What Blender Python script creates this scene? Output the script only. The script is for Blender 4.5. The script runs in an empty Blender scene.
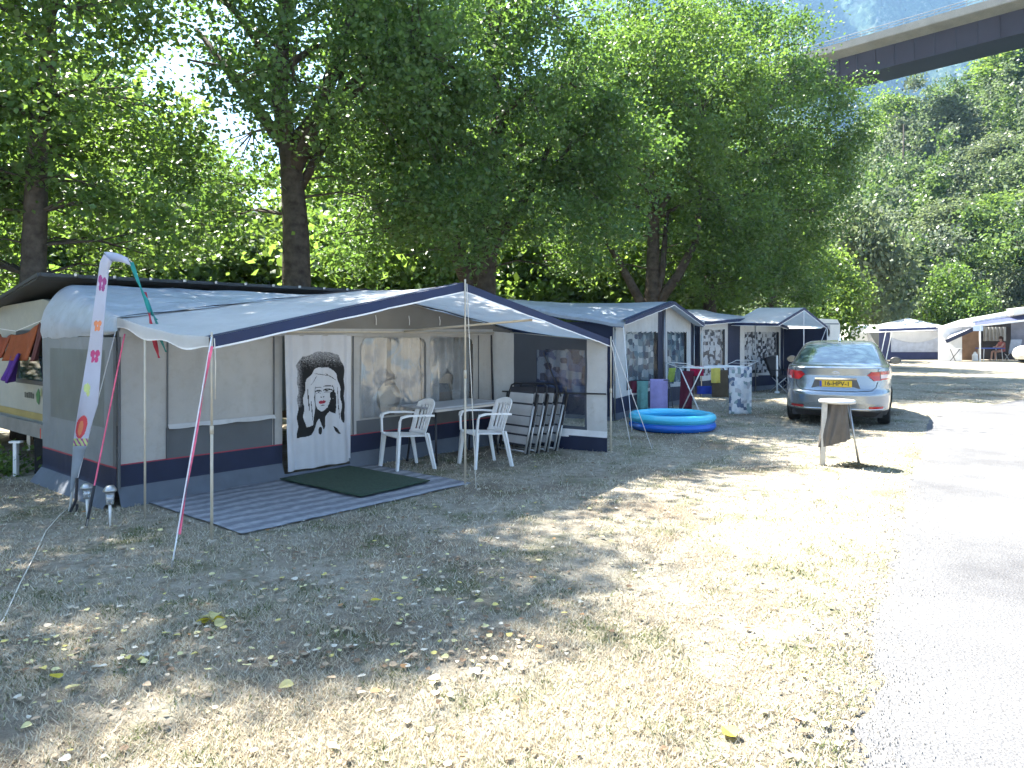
import bpy, bmesh, math, random
import numpy as np
from mathutils import Vector, Matrix, noise as mnoise

scene = bpy.context.scene
COL = scene.collection
PI = math.pi
random.seed(7)

# ------------------------------------------------------------------ camera calibration (metres, camera at x=0 y=0)
CAM_H = 1.65
FOC = 745.0          # focal length in pixels of a 1024 wide frame
HZ = 332.0           # row of the horizon
def G(px, py):
    """ground point seen at a picture position (used only to survey the site)"""
    s = (py - HZ) / CAM_H
    return Vector(((px - 512.0) / s, FOC / s, 0.0))
def P(px, py, Y):
    return Vector(((px - 512.0) / FOC * Y, Y, CAM_H + (HZ - py) / FOC * Y))

# ------------------------------------------------------------------ materials
def nodes(name):
    m = bpy.data.materials.new(name)
    m.use_nodes = True
    nt = m.node_tree
    b = nt.nodes['Principled BSDF']
    return m, nt, b
def N(nt, t, **kw):
    n = nt.nodes.new(t)
    for k, v in kw.items():
        if hasattr(n, k): setattr(n, k, v)
        else: n.inputs[k].default_value = v
    return n
def L(nt, a, b): nt.links.new(a, b)
def c4(c): return (c[0], c[1], c[2], 1.0)
def ramp(nt, fac, stops, interp='LINEAR'):
    r = nt.nodes.new('ShaderNodeValToRGB')
    r.color_ramp.interpolation = interp
    el = r.color_ramp.elements
    while len(el) < len(stops): el.new(0.5)
    for e, (p, c) in zip(el, stops):
        e.position = p; e.color = c4(c)
    if fac is not None: L(nt, fac, r.inputs['Fac'])
    return r
def M(name, col, rough=.6, var=.18, vs=3.0, bump=0.0, bs=60.0, metal=0.0, trans=0.0, spec=.4, coat=0.0, wrinkle=0.0, dirt=None):
    """plain coloured material with noise variation, optional cloth translucency, fine bump and long wrinkles"""
    m, nt, b = nodes(name)
    tc = N(nt, 'ShaderNodeTexCoord')
    n1 = N(nt, 'ShaderNodeTexNoise', Scale=vs, Detail=5.0, Roughness=.6)
    L(nt, tc.outputs['Object'], n1.inputs['Vector'])
    lo = [max(0, c*(1-var)) for c in col]; hi = [min(1, c*(1+var)) for c in col]
    r = ramp(nt, n1.outputs['Fac'], [(.3, lo), (.7, hi)])
    colout = r.outputs['Color']
    if dirt:
        n3 = N(nt, 'ShaderNodeTexNoise', Scale=9.0, Detail=8.0, Roughness=.75)
        L(nt, tc.outputs['Object'], n3.inputs['Vector'])
        rr = ramp(nt, n3.outputs['Fac'], [(.5, (0,0,0)), (.68, (.55,.55,.55))])
        mx = N(nt, 'ShaderNodeMixRGB'); L(nt, rr.outputs['Color'], mx.inputs['Fac'])
        L(nt, colout, mx.inputs['Color1']); mx.inputs['Color2'].default_value = c4(dirt)
        colout = mx.outputs['Color']
    L(nt, colout, b.inputs['Base Color'])
    b.inputs['Roughness'].default_value = rough
    b.inputs['Metallic'].default_value = metal
    b.inputs['Specular IOR Level'].default_value = spec
    b.inputs['Coat Weight'].default_value = coat
    b.inputs['Coat Roughness'].default_value = .08
    last = None
    if wrinkle:
        mp = N(nt, 'ShaderNodeMapping'); mp.inputs['Scale'].default_value = (1.1, 1.1, .45)
        L(nt, tc.outputs['Object'], mp.inputs['Vector'])
        nw = N(nt, 'ShaderNodeTexNoise', Scale=2.4, Detail=2.0, Roughness=.45, Distortion=.5)
        L(nt, mp.outputs['Vector'], nw.inputs['Vector'])
        bw = N(nt, 'ShaderNodeBump', Strength=1.0, Distance=wrinkle)
        L(nt, nw.outputs['Fac'], bw.inputs['Height']); last = bw
    if bump:
        nb = N(nt, 'ShaderNodeTexNoise', Scale=bs, Detail=3.0)
        L(nt, tc.outputs['Object'], nb.inputs['Vector'])
        bp = N(nt, 'ShaderNodeBump', Strength=.6, Distance=bump)
        L(nt, nb.outputs['Fac'], bp.inputs['Height'])
        if last: L(nt, last.outputs['Normal'], bp.inputs['Normal'])
        last = bp
    if last: L(nt, last.outputs['Normal'], b.inputs['Normal'])
    if trans:
        out = nt.nodes['Material Output']
        t = N(nt, 'ShaderNodeBsdfTranslucent'); L(nt, colout, t.inputs['Color'])
        ms = N(nt, 'ShaderNodeMixShader'); ms.inputs['Fac'].default_value = trans
        L(nt, b.outputs[0], ms.inputs[1]); L(nt, t.outputs[0], ms.inputs[2])
        L(nt, ms.outputs[0], out.inputs['Surface'])
    return m
def M_leaf(name, dark, light, tr, trans=.45, clump=.45, rough=.45):
    """leaf: every leaf its own shade, clumps differ in hue, light comes through"""
    m, nt, b = nodes(name)
    gi = N(nt, 'ShaderNodeNewGeometry')
    tc = N(nt, 'ShaderNodeTexCoord')
    nz = N(nt, 'ShaderNodeTexNoise', Scale=clump, Detail=4.0, Roughness=.65)
    L(nt, tc.outputs['Object'], nz.inputs['Vector'])
    ma = N(nt, 'ShaderNodeMath', operation='MULTIPLY'); L(nt, gi.outputs['Random Per Island'], ma.inputs[0]); ma.inputs[1].default_value = .5
    ad = N(nt, 'ShaderNodeMath', operation='ADD'); L(nt, ma.outputs[0], ad.inputs[0]); L(nt, nz.outputs['Fac'], ad.inputs[1])
    sb = N(nt, 'ShaderNodeMath', operation='SUBTRACT'); L(nt, ad.outputs[0], sb.inputs[0]); sb.inputs[1].default_value = .25
    r = ramp(nt, sb.outputs[0], [(.2, dark), (.8, light)])
    L(nt, r.outputs['Color'], b.inputs['Base Color'])
    b.inputs['Roughness'].default_value = rough
    b.inputs['Specular IOR Level'].default_value = .35
    t = N(nt, 'ShaderNodeBsdfTranslucent')
    mt = ramp(nt, sb.outputs[0], [(.2, [c*.75 for c in tr]), (.8, [c*1.25 for c in tr])])
    L(nt, mt.outputs['Color'], t.inputs['Color'])
    ms = N(nt, 'ShaderNodeMixShader'); ms.inputs['Fac'].default_value = trans
    out = nt.nodes['Material Output']
    L(nt, b.outputs[0], ms.inputs[1]); L(nt, t.outputs[0], ms.inputs[2]); L(nt, ms.outputs[0], out.inputs['Surface'])
    return m
def M_clear(name, tint=(.9,.92,.93), fac=.25, rough=.12, haze=(.55,.57,.58), hz=.12, bd=.03):
    """clear plastic or glass sheet: mostly see-through, wrinkled gloss, a little milky"""
    m, nt, b = nodes(name)
    out = nt.nodes['Material Output']
    tr = N(nt, 'ShaderNodeBsdfTransparent'); tr.inputs['Color'].default_value = c4(tint)
    gl = N(nt, 'ShaderNodeBsdfGlossy'); gl.inputs['Roughness'].default_value = rough
    df = N(nt, 'ShaderNodeBsdfDiffuse'); df.inputs['Color'].default_value = c4(haze)
    tc = N(nt, 'ShaderNodeTexCoord')
    nw = N(nt, 'ShaderNodeTexNoise', Scale=3.0, Detail=2.5, Distortion=1.5); L(nt, tc.outputs['Object'], nw.inputs['Vector'])
    bp = N(nt, 'ShaderNodeBump', Strength=.8, Distance=bd); L(nt, nw.outputs['Fac'], bp.inputs['Height'])
    L(nt, bp.outputs['Normal'], gl.inputs['Normal'])
    m1 = N(nt, 'ShaderNodeMixShader'); m1.inputs['Fac'].default_value = hz
    L(nt, tr.outputs[0], m1.inputs[1]); L(nt, df.outputs[0], m1.inputs[2])
    m2 = N(nt, 'ShaderNodeMixShader'); m2.inputs['Fac'].default_value = fac
    L(nt, m1.outputs[0], m2.inputs[1]); L(nt, gl.outputs[0], m2.inputs[2])
    L(nt, m2.outputs[0], out.inputs['Surface'])
    return m
def M_blocks(name, cols, scale=7.0, rough=.7):
    """curtain print of irregular rectangles"""
    m, nt, b = nodes(name)
    tc = N(nt, 'ShaderNodeTexCoord')
    uv = N(nt, 'ShaderNodeUVMap')
    v = N(nt, 'ShaderNodeTexVoronoi', distance='CHEBYCHEV'); v.inputs['Scale'].default_value = scale; v.inputs['Randomness'].default_value = .75
    v.voronoi_dimensions = '2D'
    L(nt, uv.outputs['UV'], v.inputs['Vector'])
    sp = N(nt, 'ShaderNodeSeparateColor'); L(nt, v.outputs['Color'], sp.inputs[0])
    k = len(cols)
    r = ramp(nt, sp.outputs[0], [(i/k, c) for i, c in enumerate(cols)], 'CONSTANT')
    L(nt, r.outputs['Color'], b.inputs['Base Color']); b.inputs['Roughness'].default_value = rough
    return m

# ------------------------------------------------------------------ mesh building
WMAT = {}            # world matrix of every root we make (local axes of its parts)
class MB:
    def __init__(s): s.v = []; s.f = []; s.m = []; s.uv = None
    def add(s, vs, fs, mi=0):
        o = len(s.v); s.v += [tuple(p) for p in vs]
        for f in fs: s.f.append(tuple(i+o for i in f)); s.m.append(mi)
    def box(s, c, size, rot=None, mi=0, bev=0.0):
        c = Vector(c); hx, hy, hz = [d/2 for d in size]
        if bev <= 0:
            vs = [Vector((x*hx, y*hy, z*hz)) for x in (-1,1) for y in (-1,1) for z in (-1,1)]
            fs = [(0,1,3,2),(4,6,7,5),(0,4,5,1),(2,3,7,6),(0,2,6,4),(1,5,7,3)]
        else:
            bm = bmesh.new(); bmesh.ops.create_cube(bm, size=1.0)
            for v in bm.verts: v.co = Vector((v.co.x*size[0], v.co.y*size[1], v.co.z*size[2]))
            bmesh.ops.bevel(bm, geom=bm.edges[:], offset=bev, segments=2, affect='EDGES', profile=.5)
            bm.verts.index_update()
            vs = [v.co.copy() for v in bm.verts]; fs = [tuple(v.index for v in f.verts) for f in bm.faces]; bm.free()
        if rot is not None: vs = [rot @ v for v in vs]
        s.add([v + c for v in vs], fs, mi); return s
    def bar(s, p0, p1, w, h=None, up=(0,0,1), mi=0):
        """rectangular bar from p0 to p1"""
        p0 = Vector(p0); p1 = Vector(p1); h = h or w
        d = (p1-p0).normalized(); up = Vector(up)
        if abs(d.dot(up)) > .98: up = Vector((1,0,0))
        x = d.cross(up).normalized(); y = x.cross(d)
        vs = [p + x*(i*w/2) + y*(j*h/2) for p in (p0,p1) for i,j in ((-1,-1),(1,-1),(1,1),(-1,1))]
        s.add(vs, [(3,2,1,0),(4,5,6,7),(0,1,5,4),(1,2,6,5),(2,3,7,6),(3,0,4,7)], mi); return s
    def tube(s, pts, r, n=8, mi=0, cap=True):
        pts = [Vector(p) for p in pts]
        rr = r if isinstance(r, (list, tuple)) else [r]*len(pts)
        rings = []; prev = None
        for i, p in enumerate(pts):
            d = (pts[min(i+1,len(pts)-1)] - pts[max(i-1,0)])
            d = d.normalized() if d.length > 1e-9 else Vector((0,0,1))
            if prev is None:
                a = Vector((1,0,0)) if abs(d.x) < .8 else Vector((0,1,0))
                x = d.cross(a).normalized()
            else:
                x = (prev - d*prev.dot(d))
                x = x.normalized() if x.length > 1e-6 else d.orthogonal().normalized()
            prev = x; y = d.cross(x)
            rings.append([p + (x*math.cos(2*PI*k/n) + y*math.sin(2*PI*k/n))*rr[i] for k in range(n)])
        vs = [v for R in rings for v in R]; fs = []
        for i in range(len(pts)-1):
            for k in range(n):
                fs.append((i*n+k, i*n+(k+1)%n, (i+1)*n+(k+1)%n, (i+1)*n+k))
        if cap:
            fs.append(tuple(range(n-1,-1,-1))); fs.append(tuple((len(pts)-1)*n+k for k in range(n)))
        s.add(vs, fs, mi); return s
    def surf(s, fn, us, vs_, mfn=None, uvfn=None, close_u=False):
        """grid surface; mfn(u,v) at the face centre -> material index or None for a hole"""
        nu, nv = len(us), len(vs_)
        o = len(s.v)
        for u in us:
            for v in vs_: s.v.append(tuple(fn(u, v)))
        for i in range(nu-1):
            for j in range(nv-1):
                mi = 0 if mfn is None else mfn((us[i]+us[i+1])/2, (vs_[j]+vs_[j+1])/2)
                if mi is None: continue
                s.f.append((o+i*nv+j, o+(i+1)*nv+j, o+(i+1)*nv+j+1, o+i*nv+j+1)); s.m.append(mi)
        if uvfn:
            if s.uv is None: s.uv = {}
            k = o
            for u in us:
                for v in vs_: s.uv[k] = uvfn(u, v); k += 1
        return s
    def lathe(s, prof, c=(0,0,0), n=24, mi=0):
        c = Vector(c); k = len(prof)
        vs = [c + Vector((r*math.cos(2*PI*i/n), r*math.sin(2*PI*i/n), z)) for i in range(n) for r, z in prof]
        fs = [(i*k+j, ((i+1)%n)*k+j, ((i+1)%n)*k+j+1, i*k+j+1) for i in range(n) for j in range(k-1)]
        s.add(vs, fs, mi); return s
    def prism(s, poly, fn, t, mi=0):
        """polygon (list of 2d points) mapped by fn(x,y,d) for d=0 and d=t"""
        n = len(poly)
        vs = [fn(x,y,0) for x,y in poly] + [fn(x,y,t) for x,y in poly]
        fs = [tuple(range(n-1,-1,-1)), tuple(range(n,2*n))] + [(i,(i+1)%n,n+(i+1)%n,n+i) for i in range(n)]
        s.add(vs, fs, mi); return s
    def build(s, name, mats, parent=None, smooth=False, solid=0.0, local=False, label=None):
        me = bpy.data.meshes.new(name)
        vs = s.v
        if parent is not None and not local:
            inv = WMAT[parent.name].inverted()
            vs = [tuple(inv @ Vector(p)) for p in vs]
        me.from_pydata(vs, [], s.f)
        if not isinstance(mats, (list, tuple)): mats = [mats]
        for m in mats: me.materials.append(m)
        me.polygons.foreach_set('material_index', s.m)
        if smooth: me.polygons.foreach_set('use_smooth', [True]*len(s.f))
        if s.uv:
            ul = me.uv_layers.new(name='UVMap')
            li = np.empty(len(me.loops), np.int32); me.loops.foreach_get('vertex_index', li)
            uvs = np.array([s.uv.get(int(i), (0,0)) for i in li], np.float32)
            ul.data.foreach_set('uv', uvs.ravel())
        me.update(); me.validate()
        o = bpy.data.objects.new(name, me); COL.objects.link(o)
        if solid:
            md = o.modifiers.new('Solidify', 'SOLIDIFY'); md.thickness = solid; md.offset = 0
        if parent is not None:
            o.parent = parent; WMAT[o.name] = WMAT[parent.name].copy()
        else: WMAT[o.name] = Matrix.Identity(4)
        if label: o['label'] = label
        return o
def tag(o, label=None, cat=None, group=None, kind=None):
    if label: o['label'] = label
    if cat: o['category'] = cat
    if group: o['group'] = group
    if kind: o['kind'] = kind
    return o
def root(name, loc, label, cat, group=None, rz=0.0):
    o = bpy.data.objects.new(name, None); COL.objects.link(o)
    o.location = loc; o.rotation_euler = (0,0,rz); o.empty_display_size = .2
    WMAT[o.name] = Matrix.Translation(Vector(loc)) @ Matrix.Rotation(rz, 4, 'Z')
    return tag(o, label, cat, group)
def solo(mb, name, mats, label, cat, group=None, smooth=False, solid=0.0, origin=None):
    """a thing that is one mesh, its origin moved to its base"""
    o = mb.build(name, mats, None, smooth, solid)
    if origin is None:
        a = np.array(mb.v); origin = ((a[:,0].min()+a[:,0].max())/2, (a[:,1].min()+a[:,1].max())/2, a[:,2].min())
    origin = Vector(origin); o.data.transform(Matrix.Translation(-origin)); o.location = origin
    WMAT[o.name] = Matrix.Translation(origin)
    return tag(o, label, cat, group)
def copy_tree(o, parent=None):
    c = o.copy(); COL.objects.link(c)
    if parent is not None: c.parent = parent
    for ch in list(o.children): copy_tree(ch, c)
    return c
def lin(a, b, n): return [a + (b-a)*i/n for i in range(n+1)]
def lerp(a, b, t): return a + (b-a)*t
def merge(*lists):
    r = sorted(x for l in lists for x in l); o = [r[0]]
    for x in r[1:]:
        if x - o[-1] > 1e-4: o.append(x)
    return o
def inpoly(x, y, poly):
    c = False; n = len(poly); j = n-1
    for i in range(n):
        xi, yi = poly[i]; xj, yj = poly[j]
        if (yi > y) != (yj > y) and x < (xj-xi)*(y-yi)/(yj-yi)+xi: c = not c
        j = i
    return c
def ell(x, y, cx, cy, rx, ry): return ((x-cx)/rx)**2 + ((y-cy)/ry)**2 < 1
def sagline(p0, p1, sag, n=10):
    p0 = Vector(p0); p1 = Vector(p1)
    return [p0.lerp(p1, i/n) - Vector((0,0,sag*4*(i/n)*(1-i/n))) for i in range(n+1)]
def np_mesh(name, V, F, mats, smooth=False, mi=None):
    """fast mesh from numpy: V (n,3), F (m,k) with k vertices each"""
    me = bpy.data.meshes.new(name)
    k = F.shape[1]
    me.vertices.add(len(V)); me.vertices.foreach_set('co', V.astype(np.float32).ravel())
    me.loops.add(F.size); me.loops.foreach_set('vertex_index', F.astype(np.int32).ravel())
    me.polygons.add(len(F)); me.polygons.foreach_set('loop_start', np.arange(0, F.size, k, dtype=np.int32))
    me.polygons.foreach_set('loop_total', np.full(len(F), k, np.int32))
    for m in mats: me.materials.append(m)
    if mi is not None: me.polygons.foreach_set('material_index', mi.astype(np.int32))
    if smooth: me.polygons.foreach_set('use_smooth', np.ones(len(F), bool))
    me.update(calc_edges=True)
    return me
def obj_of(name, me, parent=None, loc=(0,0,0)):
    o = bpy.data.objects.new(name, me); COL.objects.link(o); o.location = loc
    if parent is not None: o.parent = parent; WMAT[o.name] = WMAT[parent.name].copy()
    return o
# ------------------------------------------------------------------ shared materials
beige   = M('beige_canvas', (.43,.415,.39), .8, .12, 1.2, .0015, 220, trans=.10, wrinkle=.05, dirt=(.36,.33,.285))
dgrey   = M('dark_grey_canvas', (.105,.11,.115), .75, .12, 2.0, .0015, 220, wrinkle=.03)
lgrey   = M('light_grey_canvas', (.54,.54,.53), .75, .10, 1.5, .0015, 220, trans=.12, wrinkle=.05, dirt=(.44,.43,.40))
white_c = M('white_canvas', (.68,.68,.68), .7, .07, 2.0, .001, 220, trans=.18, wrinkle=.025)
roofc   = M('blue_grey_roof_cloth', (.40,.44,.49), .45, .14, 1.6, .001, 160, trans=.22, spec=.5, wrinkle=.05, dirt=(.30,.32,.33))
roofw   = M('pale_roof_cloth', (.66,.67,.67), .5, .10, 1.6, .001, 160, trans=.45, spec=.5, wrinkle=.05)
navy    = M('navy_canvas', (.012,.017,.045), .65, .2, 3.0, .001, 200, wrinkle=.02)
navyt   = M('navy_trim', (.013,.023,.070), .6, .15, 3.0)
redp    = M('red_piping', (.32,.03,.05), .6)
whitep  = M('white_piping', (.75,.75,.75), .5)
skirt   = M('grey_mud_flap', (.10,.115,.14), .7, .15, 3.0, .001, 200, wrinkle=.04)
meshw   = M('grey_mesh_window', (.12,.135,.13), .6, .15, 2.0, .001, 400, wrinkle=.03)
clear   = M_clear('clear_window_foil', fac=.13, rough=.1, hz=.10, bd=.012)
clear2  = M_clear('clear_window_foil_dull', fac=.045, hz=.02, bd=.01)
glass   = M_clear('window_glass', tint=(.55,.6,.6), fac=.35, rough=.03, hz=.03)
drape   = M('grey_drape', (.33,.325,.32), .85, .15, 6.0, .002, 200)
drape_d = M('brown_drape', (.20,.15,.11), .85, .25, 3.0)
drape_p = M('pale_drape', (.50,.42,.33), .85, .15, 3.0)
steel   = M('galvanised_steel', (.42,.42,.41), .38, .15, 9.0, metal=.9)
polem   = M('beige_pole', (.52,.46,.36), .45, .12, 9.0)
polew   = M('white_pole', (.72,.72,.70), .45, .08, 9.0)
darkm   = M('dark_metal', (.03,.03,.035), .45, .2, 9.0)
ropem   = M('rope_cream', (.62,.58,.50), .8, .1, 20.0)
ropew   = M('rope_white', (.72,.72,.72), .8, .1, 20.0)
pinkm   = M('pink_strap', (.70,.12,.20), .7, .25, 14.0)
blackp  = M('black_plastic', (.018,.018,.02), .5, .2, 8.0)
plastic = M('white_plastic', (.74,.74,.73), .38, .05, 6.0, spec=.5)
tablem  = M('grey_table_top', (.33,.34,.35), .5, .08, 8.0)
alu     = M('grey_alu_tube', (.55,.55,.54), .4, .08, 8.0, metal=.5)
greenm  = M('green_mat', (.030,.055,.035), .95, .3, 30.0, .004, 300)
glassb  = M_blocks('blue_print', [(.008,.014,.055),(.018,.034,.11),(.045,.075,.17),(.012,.024,.080),(.11,.15,.22),(.010,.017,.055),(.030,.052,.14)], 10.0)
tealb   = M_blocks('teal_print', [(.025,.05,.08),(.09,.15,.18),(.24,.29,.31),(.05,.10,.14),(.38,.41,.42),(.03,.045,.08),(.14,.19,.21)], 8.0)
monob   = M_blocks('monochrome_print', [(.50,.50,.51),(.02,.02,.03),(.44,.44,.46),(.50,.50,.51),(.03,.03,.04),(.18,.18,.20),(.46,.46,.48)], 12.0)
cream   = M('cream_caravan_paint', (.31,.32,.28), .35, .06, 3.0, spec=.5, dirt=(.42,.40,.32))
whitecv = M('white_caravan_paint', (.74,.74,.72), .35, .05, 3.0, spec=.5)
yellowl = M('yellow_stripe', (.30,.24,.08), .5)
rubber  = M('black_rubber', (.016,.016,.016), .85, .3, 20.0, .003, 60)
redl    = M('red_lamp_lens', (.42,.012,.015), .18, .1, 9.0, spec=.6, coat=.6)
orange  = M('orange_towel', (.28,.075,.025), .9, .2, 8.0, .003, 150, trans=.2)
purple  = M('purple_cloth', (.07,.02,.17), .9, .25, 8.0, .003, 150)
lilac   = M('lilac_towel', (.36,.33,.62), .9, .1, 8.0, .003, 150, trans=.15)
mint    = M('mint_towel', (.16,.36,.33), .9, .2, 8.0, .003, 150, trans=.15)
maroon  = M('maroon_towel', (.09,.012,.028), .9, .2, 8.0, .003, 150)
redt    = M('red_cloth', (.40,.012,.06), .9, .2, 8.0, .003, 150, trans=.15)
bluet   = M('blue_cloth', (.03,.07,.42), .9, .2, 8.0, .003, 150, trans=.15)
yellowt = M('yellow_cloth', (.58,.52,.12), .9, .1, 8.0, .003, 150, trans=.2)
olivet  = M('brown_cloth', (.07,.055,.035), .9, .2, 8.0, .003, 150)
limet   = M('lime_cloth', (.33,.42,.08), .9, .2, 8.0, .003, 150)
pool_l  = M('light_blue_vinyl', (.02,.36,.66), .22, .06, 3.0, spec=.6)
pool_d  = M('dark_blue_vinyl', (.012,.12,.52), .22, .06, 3.0, spec=.6)
pool_w  = M('turquoise_vinyl', (.07,.50,.70), .22, .06, 3.0, spec=.6)
skin    = M('skin', (.52,.30,.22), .55, .08, 9.0)
hairm   = M('brown_hair', (.05,.025,.015), .6)
bark    = M('grey_brown_bark', (.070,.060,.050), .95, .45, 7.0, .03, 14, spec=.1)
leaf_a  = M_leaf('poplar_leaf', (.036,.080,.022), (.105,.175,.055), (.19,.32,.045), .40, .35)
leaf_b  = M_leaf('poplar_leaf_cool', (.032,.074,.024), (.092,.160,.055), (.16,.29,.045), .39, .35)
leaf_y  = M_leaf('bright_leaf', (.040,.085,.020), (.105,.165,.045), (.20,.31,.05), .5, .3)
leaf_p  = M_leaf('pale_grey_green_leaf', (.07,.10,.06), (.17,.20,.12), (.17,.22,.09), .4, .25)
leaf_d  = M_leaf('ivy_green_leaf', (.02,.05,.018), (.06,.12,.035), (.08,.16,.03), .35, .35)
wood_a  = M_leaf('hill_leaf_fresh', (.035,.08,.024), (.105,.16,.055), (.14,.22,.05), .40, .3)
wood_b  = M_leaf('hill_leaf_deep', (.018,.045,.020), (.06,.10,.045), (.09,.16,.04), .4, .3)
wood_c  = M_leaf('hill_leaf_silver', (.07,.10,.07), (.18,.21,.15), (.16,.2,.11), .4, .3)
wood_m  = M_leaf('hill_wood_leaf', (.028,.058,.026), (.15,.19,.10), (.15,.21,.08), .42, .09)
# ------------------------------------------------------------------ camera, light, air
cam = bpy.data.cameras.new('camera'); co = bpy.data.objects.new('camera', cam); COL.objects.link(co)
co.location = (0,0,CAM_H); co.rotation_euler = (PI/2,0,0)
cam.sensor_width = 36.0; cam.lens = 36.0*FOC/1024.0
cam.shift_y = -(384.0-HZ)/1024.0
cam.clip_start = .05; cam.clip_end = 9000
scene.camera = co

SUN_EL = math.radians(56); SUN_DIR = Vector((-.76,.65,0)).normalized()     # towards the sun, on the map
w = bpy.data.worlds.new('World'); scene.world = w; w.use_nodes = True
nt = w.node_tree; bg = nt.nodes['Background']
sky = nt.nodes.new('ShaderNodeTexSky'); sky.sky_type = 'NISHITA'; sky.sun_disc = False
sky.sun_elevation = SUN_EL; sky.sun_rotation = math.atan2(SUN_DIR.x, SUN_DIR.y)
sky.altitude = 800; sky.dust_density = 2.0; sky.air_density = 1.0
L(nt, sky.outputs[0], bg.inputs['Color']); bg.inputs['Strength'].default_value = .05
sl = bpy.data.lights.new('sun', 'SUN'); sl.energy = 5.0; sl.angle = math.radians(.5); sl.color = (1.0,.95,.86)
so = bpy.data.objects.new('sun', sl); COL.objects.link(so)
d = -(SUN_DIR*math.cos(SUN_EL) + Vector((0,0,math.sin(SUN_EL))))
so.rotation_euler = d.to_track_quat('-Z','Y').to_euler(); so.location = (-30,30,40)
vs = scene.view_settings
scene.display_settings.display_device = 'sRGB'
vs.view_transform = 'Standard'; vs.look = 'None'; vs.exposure = 3.0; vs.gamma = 1.0
vs.use_curve_mapping = False
cy = scene.cycles
cy.use_denoising = True
try: cy.denoiser = 'OPENIMAGEDENOISE'
except Exception: pass
cy.max_bounces = 6; cy.diffuse_bounces = 3; cy.glossy_bounces = 3; cy.transmission_bounces = 4
cy.transparent_max_bounces = 12; cy.volume_bounces = 0
cy.use_adaptive_sampling = True; cy.adaptive_threshold = .02
cy.sample_clamp_indirect = 6.0

# ------------------------------------------------------------------ survey: directions of the pitch row
A1 = G(118,507)                                  # front left corner of the first awning's wall
U = Vector((.651,.759,0)).normalized(); V = Vector((-U.y,U.x,0))   # along the wall / back towards the caravan
def F1(a,b,z=0.0): return A1 + U*a + V*b + Vector((0,0,z))

# ------------------------------------------------------------------ ground
ROAD_L = [G(835,800), G(852,768), G(868,690), G(884,600), G(898,540), G(910,490), G(921,445), G(930,420)]
ROAD_L = [ROAD_L[0]-(ROAD_L[2]-ROAD_L[0])*1.5] + ROAD_L
def road_left(y):
    for p, q in zip(ROAD_L, ROAD_L[1:]):
        if p.y <= y <= q.y: return lerp(p.x, q.x, (y-p.y)/(q.y-p.y))
    return ROAD_L[-1].x + (y-ROAD_L[-1].y)*.60 + max(0,y-14)**1.3*.33 if y > ROAD_L[-1].y else ROAD_L[0].x
m_ground, nt, b = nodes('dry_lawn')
tc = N(nt,'ShaderNodeTexCoord')
n1 = N(nt,'ShaderNodeTexNoise', Scale=.55, Detail=7.0, Roughness=.62); L(nt,tc.outputs['Object'],n1.inputs['Vector'])
n2 = N(nt,'ShaderNodeTexNoise', Scale=9.0, Detail=8.0, Roughness=.75); L(nt,tc.outputs['Object'],n2.inputs['Vector'])
n3 = N(nt,'ShaderNodeTexNoise', Scale=85.0, Detail=4.0, Roughness=.7); L(nt,tc.outputs['Object'],n3.inputs['Vector'])
n4 = N(nt,'ShaderNodeTexNoise', Scale=1.4, Detail=6.0, Roughness=.7); L(nt,tc.outputs['Object'],n4.inputs['Vector'])
base = ramp(nt, n2.outputs['Fac'], [(.28,(.15,.125,.095)),(.42,(.30,.265,.205)),(.58,(.42,.385,.31)),(.75,(.52,.485,.41))])
soil = ramp(nt, n1.outputs['Fac'], [(.36,(.85,.85,.85)),(.52,(0,0,0))])
mx = N(nt,'ShaderNodeMixRGB'); L(nt,soil.outputs['Color'],mx.inputs['Fac']); L(nt,base.outputs['Color'],mx.inputs['Color1'])
soilc = ramp(nt, n3.outputs['Fac'], [(.3,(.12,.09,.062)),(.7,(.25,.195,.14))]); L(nt,soilc.outputs['Color'],mx.inputs['Color2'])
grn = ramp(nt, n4.outputs['Fac'], [(.50,(0,0,0)),(.64,(.6,.6,.6))])
mg = N(nt,'ShaderNodeMixRGB'); L(nt,grn.outputs['Color'],mg.inputs['Fac']); L(nt,mx.outputs['Color'],mg.inputs['Color1'])
gc = ramp(nt, n3.outputs['Fac'], [(.35,(.07,.09,.035)),(.65,(.17,.18,.08))]); L(nt,gc.outputs['Color'],mg.inputs['Color2'])
fi = N(nt,'ShaderNodeMixRGB', blend_type='MULTIPLY'); fi.inputs['Fac'].default_value = .40
fr = ramp(nt, n3.outputs['Fac'], [(.3,(.45,.45,.45)),(.65,(1.1,1.1,1.1))])
L(nt,mg.outputs['Color'],fi.inputs['Color1']); L(nt,fr.outputs['Color'],fi.inputs['Color2'])
L(nt,fi.outputs['Color'],b.inputs['Base Color']); b.inputs['Roughness'].default_value = .95; b.inputs['Specular IOR Level'].default_value = .1
bp = N(nt,'ShaderNodeBump', Strength=.9, Distance=.02); L(nt,n3.outputs['Fac'],bp.inputs['Height'])
bp2 = N(nt,'ShaderNodeBump', Strength=.7, Distance=.06); L(nt,n2.outputs['Fac'],bp2.inputs['Height']); L(nt,bp.outputs['Normal'],bp2.inputs['Normal'])
L(nt,bp2.outputs['Normal'],b.inputs['Normal'])
mb = MB()
xs = [-2600,-800,-200,-60,-20,-8,0,8,20,40,80,200,800,2600]; ys = [-600,-120,-30,-8,0,4,8,14,22,34,50,80,160,400,1000,2900]
mb.surf(lambda x,y:(x,y,0), xs, ys)
tag(mb.build('ground', m_ground), kind='structure')

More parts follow.
